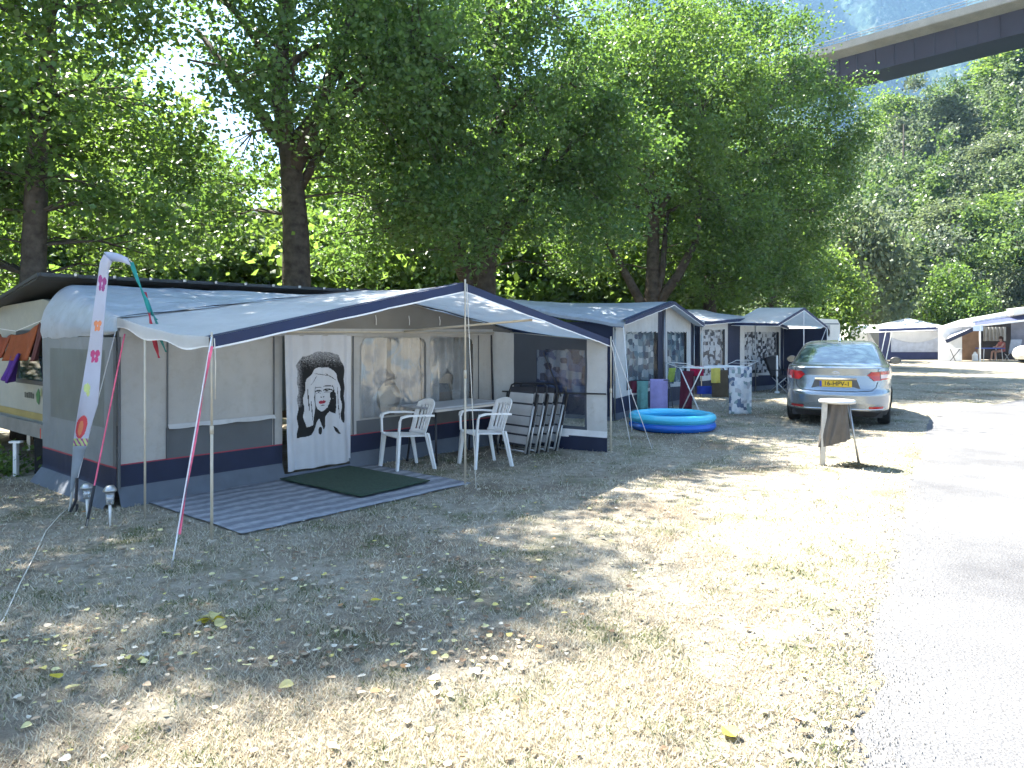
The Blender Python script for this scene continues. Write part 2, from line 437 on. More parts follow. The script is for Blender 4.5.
m_road, nt, b = nodes('old_asphalt')
tc = N(nt,'ShaderNodeTexCoord')
n1 = N(nt,'ShaderNodeTexNoise', Scale=120.0, Detail=4.0, Roughness=.7); L(nt,tc.outputs['Object'],n1.inputs['Vector'])
n2 = N(nt,'ShaderNodeTexNoise', Scale=.7, Detail=6.0, Roughness=.6); L(nt,tc.outputs['Object'],n2.inputs['Vector'])
v1 = N(nt,'ShaderNodeTexVoronoi', Scale=70.0); L(nt,tc.outputs['Object'],v1.inputs['Vector'])
r1 = ramp(nt, n1.outputs['Fac'], [(.3,(.050,.050,.053)),(.48,(.118,.118,.121)),(.6,(.140,.140,.143)),(.75,(.195,.195,.195))])
r2 = ramp(nt, n2.outputs['Fac'], [(.3,(.70,.70,.715)),(.45,(.95,.95,.95)),(.52,(1,1,1)),(.7,(1.15,1.14,1.11))])
mu = N(nt,'ShaderNodeMixRGB', blend_type='MULTIPLY'); mu.inputs['Fac'].default_value = 1.0
L(nt,r1.outputs['Color'],mu.inputs['Color1']); L(nt,r2.outputs['Color'],mu.inputs['Color2'])
uvn = N(nt,'ShaderNodeUVMap'); su = N(nt,'ShaderNodeSeparateXYZ'); L(nt,uvn.outputs['UV'],su.inputs[0])
n5 = N(nt,'ShaderNodeTexNoise', Scale=5.0, Detail=8.0, Roughness=.7); L(nt,tc.outputs['Object'],n5.inputs['Vector'])
dd_ = N(nt,'ShaderNodeMath', operation='MULTIPLY_ADD'); L(nt,n5.outputs['Fac'],dd_.inputs[0]); dd_.inputs[1].default_value=-1.3; L(nt,su.outputs['X'],dd_.inputs[2])
dr_ = ramp(nt, dd_.outputs[0], [(0,(1,1,1)),(.35,(0,0,0))]); dr_.color_ramp.elements[0].position=0.0
da = N(nt,'ShaderNodeMath', operation='ADD'); L(nt,dd_.outputs[0],da.inputs[0]); da.inputs[1].default_value=.95; L(nt,da.outputs[0],dr_.inputs['Fac'])
md = N(nt,'ShaderNodeMixRGB'); L(nt,dr_.outputs['Color'],md.inputs['Fac']); L(nt,mu.outputs['Color'],md.inputs['Color1']); md.inputs['Color2'].default_value=(.20,.185,.155,1)
L(nt,md.outputs['Color'],b.inputs['Base Color']); b.inputs['Roughness'].default_value = .9; b.inputs['Specular IOR Level'].default_value=.2
bp = N(nt,'ShaderNodeBump', Strength=.8, Distance=.006); L(nt,v1.outputs['Distance'],bp.inputs['Height'])
bp2 = N(nt,'ShaderNodeBump', Strength=.6, Distance=.006); L(nt,n1.outputs['Fac'],bp2.inputs['Height']); L(nt,bp.outputs['Normal'],bp2.inputs['Normal'])
L(nt,bp2.outputs['Normal'],b.inputs['Normal'])
mb = MB()
ys = [-6,-3,0]+lin(.5,14,160)+lin(14.3,26,50)+[30,36,40]
def edge(y):
    e = mnoise.noise(Vector((y*1.3,3.1,0)))*.13 + mnoise.noise(Vector((y*5,9.1,0)))*.08 + mnoise.noise(Vector((y*16,5.1,0)))*.04
    x = road_left(y)+e
    return x + max(0,y-26)*1.6
mb.surf(lambda y,u:(edge(y)+u*(6.5 if y<26 else 30), y, .004), ys, [0,.01,.03,.06,.1,.2,.5,1], None, lambda y,u:(u*6.5,y))
tag(mb.build('road', m_road), kind='structure')

# grass tufts: dry straw blades with green ones among them
def grass_free(x, y):
    if x > road_left(y)-.02: return False
    r = Vector((x,y,0)) - A1; a = r.dot(U); bb = r.dot(V)
    if -.15 < a < 5.5 and bb > -.02: return False
    if .22 < a < 2.95 and -1.82 < bb: return False
    return True
rng = np.random.default_rng(3)
m_blade, nt, b = nodes('grass_blade')
gi = N(nt,'ShaderNodeNewGeometry'); tc = N(nt,'ShaderNodeTexCoord')
nz = N(nt,'ShaderNodeTexNoise', Scale=1.4, Detail=6.0, Roughness=.7); L(nt,tc.outputs['Object'],nz.inputs['Vector'])
gm = ramp(nt, nz.outputs['Fac'], [(.50,(.03,.03,.03)),(.66,(.55,.55,.55))])
gt = N(nt,'ShaderNodeMath', operation='GREATER_THAN'); L(nt,gm.outputs['Color'],gt.inputs[0])
wn = N(nt,'ShaderNodeTexWhiteNoise'); wn.noise_dimensions='1D'; L(nt,gi.outputs['Random Per Island'],wn.inputs['W']); L(nt,wn.outputs['Value'],gt.inputs[1])
st = ramp(nt, gi.outputs['Random Per Island'], [(0,(.36,.30,.21)),(.5,(.53,.475,.365)),(1,(.64,.60,.49))])
gr = ramp(nt, gi.outputs['Random Per Island'], [(0,(.09,.115,.05)),(1,(.24,.27,.13))])
mx = N(nt,'ShaderNodeMixRGB'); L(nt,gt.outputs[0],mx.inputs['Fac']); L(nt,st.outputs['Color'],mx.inputs['Color1']); L(nt,gr.outputs['Color'],mx.inputs['Color2'])
L(nt,mx.outputs['Color'],b.inputs['Base Color']); b.inputs['Roughness'].default_value=.8; b.inputs['Specular IOR Level'].default_value=.15
t = N(nt,'ShaderNodeBsdfTranslucent'); L(nt,mx.outputs['Color'],t.inputs['Color'])
ms = N(nt,'ShaderNodeMixShader'); ms.inputs['Fac'].default_value=.42
L(nt,b.outputs[0],ms.inputs[1]); L(nt,t.outputs[0],ms.inputs[2]); L(nt,ms.outputs[0],nt.nodes['Material Output'].inputs['Surface'])
pts = []
NB = 150000
tries = 0
while len(pts) < NB and tries < 900000:
    tries += 1
    y = 1/ rng.uniform(1/24.0, 1/2.2); x = rng.uniform(-.78*y-1.0, .74*y+.5)
    q = mnoise.noise(Vector((x*1.1,y*1.1,4.0)))*.6 + mnoise.noise(Vector((x*4.5,y*4.5,1.0)))*.5
    if q < rng.uniform(-.5,.35): continue
    if grass_free(x,y): pts.append((x,y))
pts = np.array(pts); n = len(pts)
hh = rng.uniform(.010,.034,n)*(1+.5*(rng.random(n)>.93)); ww = .0022+.0005*pts[:,1]
an = rng.uniform(0,2*PI,n); le = rng.uniform(.2,1.5,n)*hh; la = rng.uniform(0,2*PI,n)
base = np.column_stack([pts, np.zeros(n)]); dx = np.column_stack([np.cos(an)*ww,np.sin(an)*ww,np.zeros(n)])
tip = base + np.column_stack([np.cos(la)*le, np.sin(la)*le, hh])
Vv = np.stack([base-dx, base+dx, tip],1).reshape(-1,3); Ff = np.arange(3*n).reshape(-1,3)
tag(obj_of('grass', np_mesh('grass', Vv, Ff, [m_blade])), kind='stuff')

# fallen leaves and bits: litter nobody could count
m_lit, nt, b = nodes('leaf_litter')
gi = N(nt,'ShaderNodeNewGeometry')
r = ramp(nt, gi.outputs['Random Per Island'], [(0,(.16,.10,.055)),(.25,(.30,.23,.15)),(.5,(.40,.34,.25)),(.66,(.50,.46,.37)),(.78,(.50,.46,.22)),(.92,(.48,.41,.12)),(.98,(.30,.16,.06))], 'CONSTANT')
L(nt,r.outputs['Color'],b.inputs['Base Color']); b.inputs['Roughness'].default_value=.75
def leaf_verts(p, size, yaw, tilt, fold):
    """a poplar leaf: broad, pointed, folded along the midrib; 8 outline points + 2 on the rib"""
    out = [(-.5,0),(-.42,.3),(-.15,.46),(.15,.36),(.55,0),(.15,-.36),(-.15,-.46),(-.42,-.3)]
    R = Matrix.Rotation(yaw,3,'Z') @ Matrix.Rotation(tilt,3,'X')
    return [Vector(p) + R @ Vector((x*size, y*size*.9, abs(y)*size*fold + x*x*size*.15)) for x,y in out]
lm = MB(); k = 0
while k < 2100:
    y = 1/ rng.uniform(1/20.0, 1/2.2); x = rng.uniform(-.75*y, .66*y)
    if not grass_free(x,y): continue
    if (x > -.2+.25*y or y < 3.6) and rng.random() < .85: continue
    if mnoise.noise(Vector((x*.9,y*.9,11.0))) < rng.uniform(-.5,.3): continue
    vv = leaf_verts((x,y,.012+rng.random()*.012), rng.uniform(.016,.045), rng.uniform(0,6.28), rng.uniform(-.35,.35), rng.uniform(0,.5))
    lm.add(vv, [(0,1,2,3,4),(0,4,5,6,7)]); k += 1
tag(lm.build('leaf_litter', m_lit), kind='stuff')
# crumbs of gravel at the road's worn edge
gv = MB()
m_grav = M('gravel', (.20,.19,.175), .9, .45, 20.0)
for k in range(3500):
    y = 1/ rng.uniform(1/16.0, 1/2.3); x = edge(y)+rng.normal(-.03,.16)
    s = rng.uniform(.003,.010)
    vv = [Vector((x,y,.004)) + Vector((math.cos(a+k)*s*rng.uniform(.7,1.2), math.sin(a+k)*s*rng.uniform(.7,1.2), -.002)) for a in (0,1.57,3.14,4.71)] + [Vector((x,y,.006+s*.8))]
    gv.add(vv, [(0,1,4),(1,2,4),(2,3,4),(3,0,4)])
tag(gv.build('gravel', m_grav), kind='stuff')
# the large yellow leaves one can point at
yl  = M('yellow_leaf', (.52,.42,.04), .6, .2, 30.0, trans=.25)
yl2 = M('dull_yellow_leaf', (.50,.45,.20), .6, .2, 30.0, trans=.25)
brl = M('brown_leaf', (.26,.14,.06), .7, .25, 30.0)
wbl = M('bleached_leaf', (.60,.57,.50), .7, .1, 30.0)
for px,py,sz,m,lab in [
    (729,737,.085,yl,'bright yellow fallen leaf lying alone in the sunlit grass near the road'),
    (286,690,.07,yl2,'pale yellow fallen leaf at the sunny edge of the tree shadow'),
    (434,683,.06,wbl,'bleached white curled leaf in the tongue of shadow'),
    (376,696,.055,brl,'brown leaf standing on edge just below the tongue of shadow'),
    (376,604,.065,yl,'small bright yellow leaf in the middle of the tree shadow'),
    (396,597,.06,yl2,'yellow leaf just right of another in the middle of the shadow'),
    (55,681,.075,yl,'bright yellow leaf of the pair at the left by the shadow edge'),
    (73,692,.065,yl2,'duller yellow leaf of the pair at the left by the shadow edge'),
    (462,607,.06,wbl,'whitish leaf of the two lying together in the shadow below the chairs'),
    (479,605,.06,yl2,'pale green yellow leaf of the two lying together in the shadow'),
    (749,632,.05,brl,'orange brown leaf in the sunny grass halfway to the pool'),
    (475,676,.07,wbl,'bleached leaf at the right end of the tongue of shadow')]:
    p = G(px,py); q = MB(); q.add(leaf_verts((p.x,p.y,.02), sz, random.random()*6, random.uniform(-.3,.3), .35), [(0,1,2,3,4),(0,4,5,6,7)])
    solo(q, 'fallen_leaf', m, lab, 'leaf', 'large fallen leaves on the grass')
p = G(206,626); q = MB()
for k in range(9):
    q.add(leaf_verts((p.x+rng.normal(0,.045),p.y+rng.normal(0,.045),.02+.02*rng.random()), rng.uniform(.05,.085), rng.uniform(0,6.28), rng.uniform(-.9,.9), .4), [(0,1,2,3,4),(0,4,5,6,7)], k%2)
solo(q, 'fallen_twig', [yl,yl2], 'fallen sprig of golden yellow leaves in a patch of sun', 'leaf sprig')

# ------------------------------------------------------------------ hillside, far mountain
def sstep(a,b,x):
    t = max(0,min(1,(x-a)/(b-a))); return t*t*(3-2*t)
def hill_z(x,y):
    h = .60*(x*.95+y*.30-47)
    h = max(0,h) if h > 3 else (0 if h < -3 else (h+3)**2/12)
    h *= 1-sstep(128,200,y)*.9
    h = h if h < 60 else 60+(h-60)*.4
    return h + mnoise.noise(Vector((x*.05,y*.05,2)))*h*.12 - .6*(1-sstep(0,2,h))
m_hill = M('forest_floor', (.06,.07,.035), .95, .5, .4, .1, 2)
mb = MB(); mb.surf(lambda x,y:(x,y,hill_z(x,y)), lin(12,220,70), lin(48,220,58))
tag(mb.build('hillside', m_hill, smooth=True), kind='structure')
# mountain across the valley, its forest as thousands of small spikes
m_mtn, nt, b = nodes('mountain_forest')
tc = N(nt,'ShaderNodeTexCoord')
n1 = N(nt,'ShaderNodeTexNoise', Scale=.012, Detail=8.0, Roughness=.65); L(nt,tc.outputs['Object'],n1.inputs['Vector'])
n2 = N(nt,'ShaderNodeTexNoise', Scale=.15, Detail=3.0, Roughness=.7); L(nt,tc.outputs['Object'],n2.inputs['Vector'])
ad = N(nt,'ShaderNodeMath', operation='MULTIPLY_ADD'); L(nt,n2.outputs['Fac'],ad.inputs[0]); ad.inputs[1].default_value=.9; 
sb = N(nt,'ShaderNodeMath', operation='SUBTRACT'); L(nt,n1.outputs['Fac'],sb.inputs[0]); sb.inputs[1].default_value=.45; L(nt,sb.outputs[0],ad.inputs[2])
r = ramp(nt, ad.outputs[0], [(.36,(.002,.007,.005)),(.5,(.012,.030,.016)),(.62,(.035,.060,.028)),(.80,(.13,.13,.11))])
L(nt,r.outputs['Color'],b.inputs['Base Color']); b.inputs['Roughness'].default_value=.95; b.inputs['Specular IOR Level'].default_value=.1
rg = np.random.default_rng(5)
nx, ny = 420, 230
X = np.linspace(-250,1500,nx); T = np.linspace(0,1,ny)
XX, TT = np.meshgrid(X,T,indexing='ij')
ridge = 820 + 130*np.sin(XX*.004+1.0) + 45*np.sin(XX*.013) + 20*np.sin(XX*.031+2)
ridge = ridge*np.clip((XX+130)/480,0.03,1)**.8
fold = 38*np.sin(XX*.021+TT*5)+24*np.sin(XX*.05-TT*9+1.3)
Z = ridge*TT**1.15 - 8 + rg.random((nx,ny))**2*15*(TT>.02)
Y = 760 + 620*TT + fold + rg.random((nx,ny))*5
XX = XX + rg.normal(0,1.4,XX.shape)
Vv = np.stack([XX,Y,Z],-1).reshape(-1,3)
ii = (np.arange(nx-1)[:,None]*ny + np.arange(ny-1)[None,:]).ravel()
Ff = np.stack([ii, ii+ny, ii+ny+1, ii+1],1)
tag(obj_of('mountain', np_mesh('mountain', Vv, Ff, [m_mtn])), kind='structure')
# the air
m_haze = bpy.data.materials.new('air'); m_haze.use_nodes = True; nt = m_haze.node_tree
for x in list(nt.nodes):
    if x.type != 'OUTPUT_MATERIAL': nt.nodes.remove(x)
pv = N(nt,'ShaderNodeVolumePrincipled'); pv.inputs['Color'].default_value = (.34,.62,1,1); pv.inputs['Density'].default_value = .0002
pv.inputs['Anisotropy'].default_value = .3
L(nt,pv.outputs[0],nt.nodes['Material Output'].inputs['Volume'])
mb = MB(); mb.box((0,1200,545),(5600,3700,1110))
hz = mb.build('haze', m_haze); tag(hz, kind='stuff')
# ------------------------------------------------------------------ trees
KITE = np.array([(-.5,0,0),(-.05,.36,.07),(.5,0,0),(-.05,-.36,.07)])
def leaf_quads(C, sizes, rg, droop=.3):
    """one kite shaped folded leaf at every centre, in random directions that lean flat"""
    n = len(C)
    yaw = rg.uniform(0,2*np.pi,n); pit = rg.normal(-droop,.6,n); rol = rg.normal(0,.7,n)
    cy_,sy_,cp,sp,cr,sr = np.cos(yaw),np.sin(yaw),np.cos(pit),np.sin(pit),np.cos(rol),np.sin(rol)
    ex = np.stack([cy_*cp, sy_*cp, sp],1)
    e0 = np.stack([-sy_, cy_, np.zeros(n)],1); e1 = np.cross(ex,e0)
    ey = e0*cr[:,None]+e1*sr[:,None]; ez = np.cross(ex,ey)
    V = C[:,None,:] + sizes[:,None,None]*(KITE[None,:,0:1]*ex[:,None]+KITE[None,:,1:2]*ey[:,None]+KITE[None,:,2:3]*ez[:,None])
    return V.reshape(-1,3)
def cloud(ells, n_cl, per, sig, size, rg, inner=.55, keep=None, droop=.3):
    """leaf clusters spread through a union of ellipsoids; returns verts and cluster centres"""
    vol = np.array([e[3]*e[4]*e[5] for e in ells]); vol = vol**.8/ (vol**.8).sum()
    cs = []
    while len(cs) < n_cl:
        e = ells[rg.choice(len(ells), p=vol)]
        d = rg.normal(0,1,3); d /= np.linalg.norm(d)
        r = rg.uniform(inner,1)**.6 if rg.random() < .8 else rg.uniform(.1,1)
        r *= 1 + .12*mnoise.noise(Vector(d)*2.2+Vector((e[0],e[1],e[2])))
        p = np.array(e[:3]) + d*r*np.array(e[3:])
        if keep is not None and not keep(p): continue
        cs.append(p)
    cs = np.array(cs)
    k = len(cs)*per
    sg = np.repeat(rg.uniform(.6,1.3,len(cs))*sig, per)
    off = rg.normal(0,1,(k,3))*sg[:,None]*np.array([1,1,.72])
    C = np.repeat(cs,per,0)+off
    return leaf_quads(C, rg.uniform(.7,1.25,k)*size, rg, droop), cs
def quadF(V): return np.arange(len(V)).reshape(-1,4)
def limbs(mb, trunk, r0, targets, twigs, rg, forks=None):
    """trunk polyline, limbs to the crown's lobes, twigs to the leaf clusters"""
    pts = [Vector(p) for p in trunk]; n = len(pts)
    rr = [r0*(1.28 if i==0 else 1)*(1-.82*(i/(n-1))**1.1) for i in range(n)]
    mb.tube(pts, rr, 12)
    nodes_ = [(p, r) for p, r in zip(pts, rr)]
    dense = []
    for (p,r),(q,r2) in zip(nodes_, nodes_[1:]):
        for k in range(4): dense.append((p.lerp(q,k/4), lerp(r,r2,k/4)))
    lm = list(dense)
    for t in targets:
        t = Vector(t)
        c = [d for d in dense if d[0].z < t.z-.25*(t-d[0]).xy.length] or dense[:4]
        s = min(c, key=lambda d: (d[0]-t).length + .3*abs(d[0].z-(t.z-1.2*(t.xy-d[0].xy).length)))
        m1 = s[0].lerp(t,.35)+Vector((rg.normal(0,.12),rg.normal(0,.12),.10*(t-s[0]).length)); m2 = s[0].lerp(t,.7)+Vector((rg.normal(0,.15),rg.normal(0,.15),.12*(t-s[0]).length))
        ra = min(s[1]*.55, .05+.022*(t-s[0]).length)
        pl = [s[0], m1, m2, t]; mb.tube(pl, [ra, ra*.75, ra*.5, ra*.22], 7)
        for a,bq,f in ((s[0],m1,.85),(m1,m2,.6),(m2,t,.35)):
            for k in range(3): lm.append((a.lerp(bq,k/3+.15), ra*f))
    P0 = np.array([tuple(x[0]) for x in lm])
    for t in twigs:
        i = int(np.argmin(((P0-t)**2).sum(1) + .6*np.maximum(0,P0[:,2]-t[2])**2))
        s, r = lm[i]; t = Vector(t); l = (t-s).length
        if l > 1.9: s = t+(s-t)*(1.2/l); r = min(r,.02); l = 1.2
        m_ = s.lerp(t,.5)+Vector((rg.normal(0,.08),rg.normal(0,.08),.1*l))
        ra = min(r*.6, .012+.010*l); mb.tube([s,m_,t],[ra,ra*.6,ra*.2],4,cap=False)
def tree(name, label, cat, base, trunk, r0, ells, n_cl, per, sig, size, leaf, seed, group=None, keep=None, extra=None, inner=.55):
    """ells and trunk are given relative to the base"""
    rg = np.random.default_rng(seed)
    r = root(name, base, label, cat, group)
    b = np.array(base)
    E = [tuple(e) for e in ells]
    Vv, cs = cloud(E, n_cl, per, sig, size, rg, inner, keep)
    obj_of('crown', np_mesh('crown', Vv, quadF(Vv), [leaf]), r)
    mb = MB()
    tg = [(e[0],e[1],e[2]) for e in E if e[2] > 5.6]
    limbs(mb, trunk, r0, tg, cs[rg.random(len(cs)) < .6], rg)
    if extra:
        for pl, ra in extra: mb.tube(pl, ra, 9)
    mb.build('trunk', bark, r, smooth=True, local=True)
    return r
def gp(px, Y): return Vector(((px-512)/FOC*Y, Y, 0))
TG = 'row of tall poplars behind the awnings'
def lobes(rg, n, zr, rad, size, lean=(0,0)):
    out = []
    for k in range(n):
        a = 2.4*k+rg.uniform(-.4,.4); t = (k+.5)/n; z = lerp(zr[0],zr[1],t)
        rr = rad*(math.sin(PI*min(1,.12+.85*t))**.6)*rg.uniform(.55,1.0)
        s = size*rg.uniform(.8,1.25)*(1 if t < .8 else .8)
        out.append((math.cos(a)*rr+lean[0]*t, math.sin(a)*rr+lean[1]*t, z, s, s, s*.85))
    return out
rg = np.random.default_rng(21)
# far left tree, its trunk leaves the picture at the top
b0 = gp(30,11.6)
tree('poplar_tree','slender poplar at the far left above the caravan with a thin leaning trunk','tree', b0,
     [(0,0,0),(.05,0,2.5),(.12,0,4.5),(.28,.05,6.0),(.2,.1,7.4),(-.6,-.5,12.4)], .21, lobes(rg,26,(4.4,13.6),2.8,1.15,(-1.0,-.9))+[(-1.5,-1.2,9.8,1.4,1.4,1.2),(-1.6,1.2,3.4,1.4,1.3,1.0),(-.4,1.7,3.3,1.4,1.3,1.0),(-2.8,.4,4.3,1.4,1.4,1.0),(-1.7,-2.0,12.7,1.3,1.3,1.1),(-.8,-1.0,13.6,1.1,1.1,1.0),(.1,0,13.9,1.3,1.3,1.1),(-1.3,-1.6,12.2,1.3,1.3,1.1),(-2.3,-2.6,11.6,1.2,1.2,1.1),(-.2,-.4,13.2,1.3,1.3,1.2),(-1.0,-.1,4.7,1.4,1.4,1.2),(-2.4,1.1,7.2,1.7,1.6,1.5),(-1.6,.6,5.8,1.3,1.4,1.2),(-1.8,.5,3.6,1.3,1.4,1.1),(1.7,1.0,3.7,1.2,1.3,1.0)], 720, 125, .26, .105, leaf_a, 1, TG, inner=.72)  # low outer lobes added, mostly out of view, to shade the caravan's end
# tree behind the first awning
b1 = gp(296,14.8)
tree('poplar_tree','poplar with the thick dark trunk rising behind the first awning\'s door','tree', b1,
     [(0,0,0),(.02,0,2.0),(0,.0,3.6),(-.1,0,5.0),(-.35,.05,6.4),(-.25,.1,8.2),(-.1,.1,11.2)], .345,
     lobes(rg,22,(5.4,11.6),3.0,1.15)+[(2.6,.3,5.2,1.5,1.5,1.3),(2.3,-.6,6.6,1.4,1.5,1.3),(3.0,.2,4.0,1.2,1.3,1.0),(-2.6,.9,4.4,1.2,1.3,.9),(-1.9,.5,4.0,1.0,1.0,.7)], 460, 135, .29, .108, leaf_b, 2, TG, inner=.72,
     keep=lambda p: not (-3.0 < p[0] < -.25 and 5.3 < p[2] < 7.2 and p[0] < -.3) or (abs(p[0]+1.7) > .9),
     extra=[([(-.1,0,4.8),(.5,-.1,6.1),(1.1,-.2,7.6),(1.3,-.2,9.2)],[.2,.16,.11,.04]), ([(-.1,0,5.2),(-.95,-.1,6.3),(-1.9,-.2,7.6)],[.15,.1,.04]), ([(-.05,.05,4.3),(.6,.2,5.6),(.9,.2,7.0)],[.10,.08,.04])])
# tree right behind the first awning's ridge
b2 = gp(478,18.6)
tree('poplar_tree','broad dark poplar directly behind the peak of the first awning','tree', b2,
     [(0,0,0),(.05,0,1.8),(.12,0,3.2),(.35,.1,4.9),(.5,.1,6.8),(.4,.1,8.4),(.4,.1,10.4)], .44,
     lobes(rg,26,(4.6,10.4),3.5,1.2)+[(-2.6,-.4,3.9,1.4,1.5,1.1),(2.4,-.6,4.2,1.5,1.5,1.1),(.3,-2.4,4.6,1.5,1.4,1.2),(3.4,.6,6,1.6,1.6,1.4)], 520, 135, .31, .112, leaf_b, 3, TG, inner=.72,
     extra=[([(.05,0,2.2),(-.5,-.1,3.6),(-1.0,-.2,5.4),(-1.2,-.2,7.4)],[.26,.2,.13,.05]), ([(.2,0,3.6),(1.2,.1,5.0),(1.9,.2,6.6)],[.2,.13,.05])])
# forked tree behind the second awning
b3 = gp(651,25.5)
tree('poplar_tree','poplar whose trunk forks into a fan of pale limbs behind the second awning','tree', b3,
     [(0,0,0),(.0,0,1.9),(.05,0,3.2),(.1,0,5.5),(.2,.1,8.2),(.2,.1,11.4)], .36,
     lobes(rg,26,(6.0,12.4),3.5,1.3)+[(-2.2,-.8,4.8,1.5,1.5,1.2),(2.6,-.4,3.9,1.5,1.5,1.3),(-.5,-2.6,7.4,1.6,1.5,1.4),(2.2,-1.2,5.4,1.6,1.5,1.4)], 520, 135, .34, .125, leaf_a, 4, TG, inner=.72,
     extra=[([(0,0,2.0),(-.7,-.1,3.3),(-1.5,-.2,4.7),(-2.0,-.2,6.3)],[.2,.15,.11,.05]), ([(0,0,2.3),(.9,-.2,3.6),(1.5,-.3,4.8),(1.6,-.3,6.6)],[.2,.16,.12,.06]), ([(0,0,1.9),(.35,-.1,3.6),(.55,-.1,5.8)],[.15,.12,.06])])
# the big tree at the right end of the row
b4 = gp(713,29.4)
tree('poplar_tree','largest poplar with a wide low hanging crown at the right end of the row','tree', b4,
     [(0,0,0),(-.1,0,1.9),(-.15,0,3.2),(0,0,5.5),(.3,.1,9),(.3,.1,14.4)], .33,
     lobes(rg,30,(4.4,14.6),3.8,1.4)+[(4.2,-.3,9.6,1.6,1.7,1.7),(3.9,-.4,6.4,1.6,1.7,1.7),(2.6,-.6,3.6,1.5,1.6,1.2),(.6,-1.8,4.0,1.6,1.6,1.2),(4.6,0,7.9,1.2,1.4,1.2),(-1.9,-1.4,4.4,1.5,1.6,1.2),(4.1,-.3,11.2,1.3,1.4,1.2),(5.0,-.2,11.4,.9,1.0,.9),(3.5,0,13.0,1.2,1.2,1.1),(4.9,-.2,8.8,1.0,1.1,1.0)], 620, 130, .36, .13, leaf_b, 5, TG, inner=.72)
# two more of the row further on, mostly hidden
for (px,Y,lab,sd) in ((772,37.0,'poplar mostly hidden behind the largest crown, nearer the road',6),):
    tree('poplar_tree',lab,'tree', gp(px,Y), [(0,0,0),(0,0,3),(.1,0,7),(.1,0,12)], .3, lobes(rg,10,(4,11.5),2.4,1.7), 260, 100, .5, .16, leaf_a, sd, TG)

# ------------------------------------------------------------------ prototypes for more distant trees
def far_proto(kind, seed, n_cl, per, sig, size):
    rg = np.random.default_rng(seed)
    if kind == 'round':   E = [(0,0,3.4,2.2,2.2,2.4),(1.2,.3,2.6,1.5,1.5,1.5),(-1.1,-.4,2.8,1.6,1.5,1.6),(.2,.4,5.0,1.4,1.4,1.4)]
    elif kind == 'tall':  E = [(0,0,3,1.6,1.6,2.2),(.3,.2,5.2,1.5,1.5,2.0),(-.2,0,7.2,1.0,1.0,1.6),(-.9,.2,4,1.1,1.1,1.4)]
    elif kind == 'weep':  E = [(0,0,5.2,1.7,1.7,1.3),(1.3,0,3.4,.7,.9,2.0),(-1.3,.3,3.6,.7,.9,2.0),(.2,-1.3,3.4,.9,.7,2.1),(0,1.2,3.4,.9,.7,2.0)]
    else:                 E = [(0,0,1.4,2.4,2.0,1.6),(1.8,.3,1.1,1.5,1.4,1.2),(-1.8,0,1.2,1.5,1.4,1.4),(.5,.2,2.6,1.3,1.2,1.0)]
    Vv, cs = cloud(E, n_cl, per, sig, size, rg, .6, droop=.9 if kind=='weep' else .3)
    return Vv, cs, E
def inst(Vv, x, y, z, s, rz, sz=1.0):
    c, sn = math.cos(rz), math.sin(rz); R = np.array([[c,sn,0],[-sn,c,0],[0,0,1]])
    W = (Vv @ R)*np.array([s,s,s*sz]); return W + np.array([x,y,z])
rgw = np.random.default_rng(77)
small = [far_proto('round',1,44,52,.42,.28)[0], far_proto('tall',2,38,52,.40,.28)[0], far_proto('bush',3,38,52,.40,.27)[0], far_proto('round',4,50,48,.38,.25)[0]]
# wooded hillside as one mass
parts = []
def on_screen_clear(x,y): return True
cand = []
for k in range(5200):
    y = rgw.uniform(52,150); x = rgw.uniform(18,150)
    z = hill_z(x,y)
    if z < .3 and (x*.95+y*.30) < 44: continue
    u = 512+FOC*x/y
    if u > 1250 or u < 745: continue
    if abs(x-54.5) < 7 and 118 < y < 131 : continue
    if any((x-q[0])**2+(y-q[1])**2 < (2.3+.012*y)**2 for q in cand[-4000:]): continue
    cand.append((x,y,z))
print('hill trees', len(cand))
for (x,y,z) in cand:
    s = rgw.choice([rgw.uniform(.65,1.0), rgw.uniform(1.0,1.55)]); Vv = small[rgw.integers(len(small))]
    if y > 100: Vv = Vv[:len(Vv)//8*4]
    parts.append(inst(Vv, x,y,z-.5, s*(1.05 if y<100 else 1.25), rgw.uniform(0,6.28), rgw.uniform(.85,1.35)))
kinds_ = [int(rgw.choice(4,p=[.38,.22,.20,.20])) for _ in parts]
mi_w = np.concatenate([np.full(len(p_)//4, k_) for p_, k_ in zip(parts, kinds_)])
Vw = np.concatenate(parts)
tag(obj_of('hillside_woodland', np_mesh('hillside_woodland', Vw, quadF(Vw), [wood_m, wood_a, wood_b, wood_c], False, mi_w)), kind='stuff')
# sunlit thicket beyond the row, seen between and under the crowns
parts = []
for k in range(150):
    px = rgw.uniform(-160,715); Y = rgw.uniform(24,34)
    x = (px-512)/FOC*Y
    if px > 470: Y += 15; x = (px-512)/FOC*Y; s0 = 1.5
    else: s0 = 1.0
    s = s0*rgw.uniform(.75,1.35)*(1.0 if px > 330 or px < 120 else .85)
    parts.append(inst(small[rgw.integers(len(small))], x,Y,-.3, s, rgw.uniform(0,6.28), rgw.uniform(.8,1.2)))
n_low = sum(len(p_) for p_ in parts)//4
for k in range(70):
    px = rgw.choice([rgw.uniform(-260,185), rgw.uniform(330,480)], p=[.7,.3]); Y = rgw.uniform(36,46); x = (px-512)/FOC*Y
    s = rgw.uniform(1.75,2.4)*(1 if px < 140 else .85)
    parts.append(inst(small[rgw.integers(len(small))], x,Y,-.3, s, rgw.uniform(0,6.28), rgw.uniform(.95,1.25)))
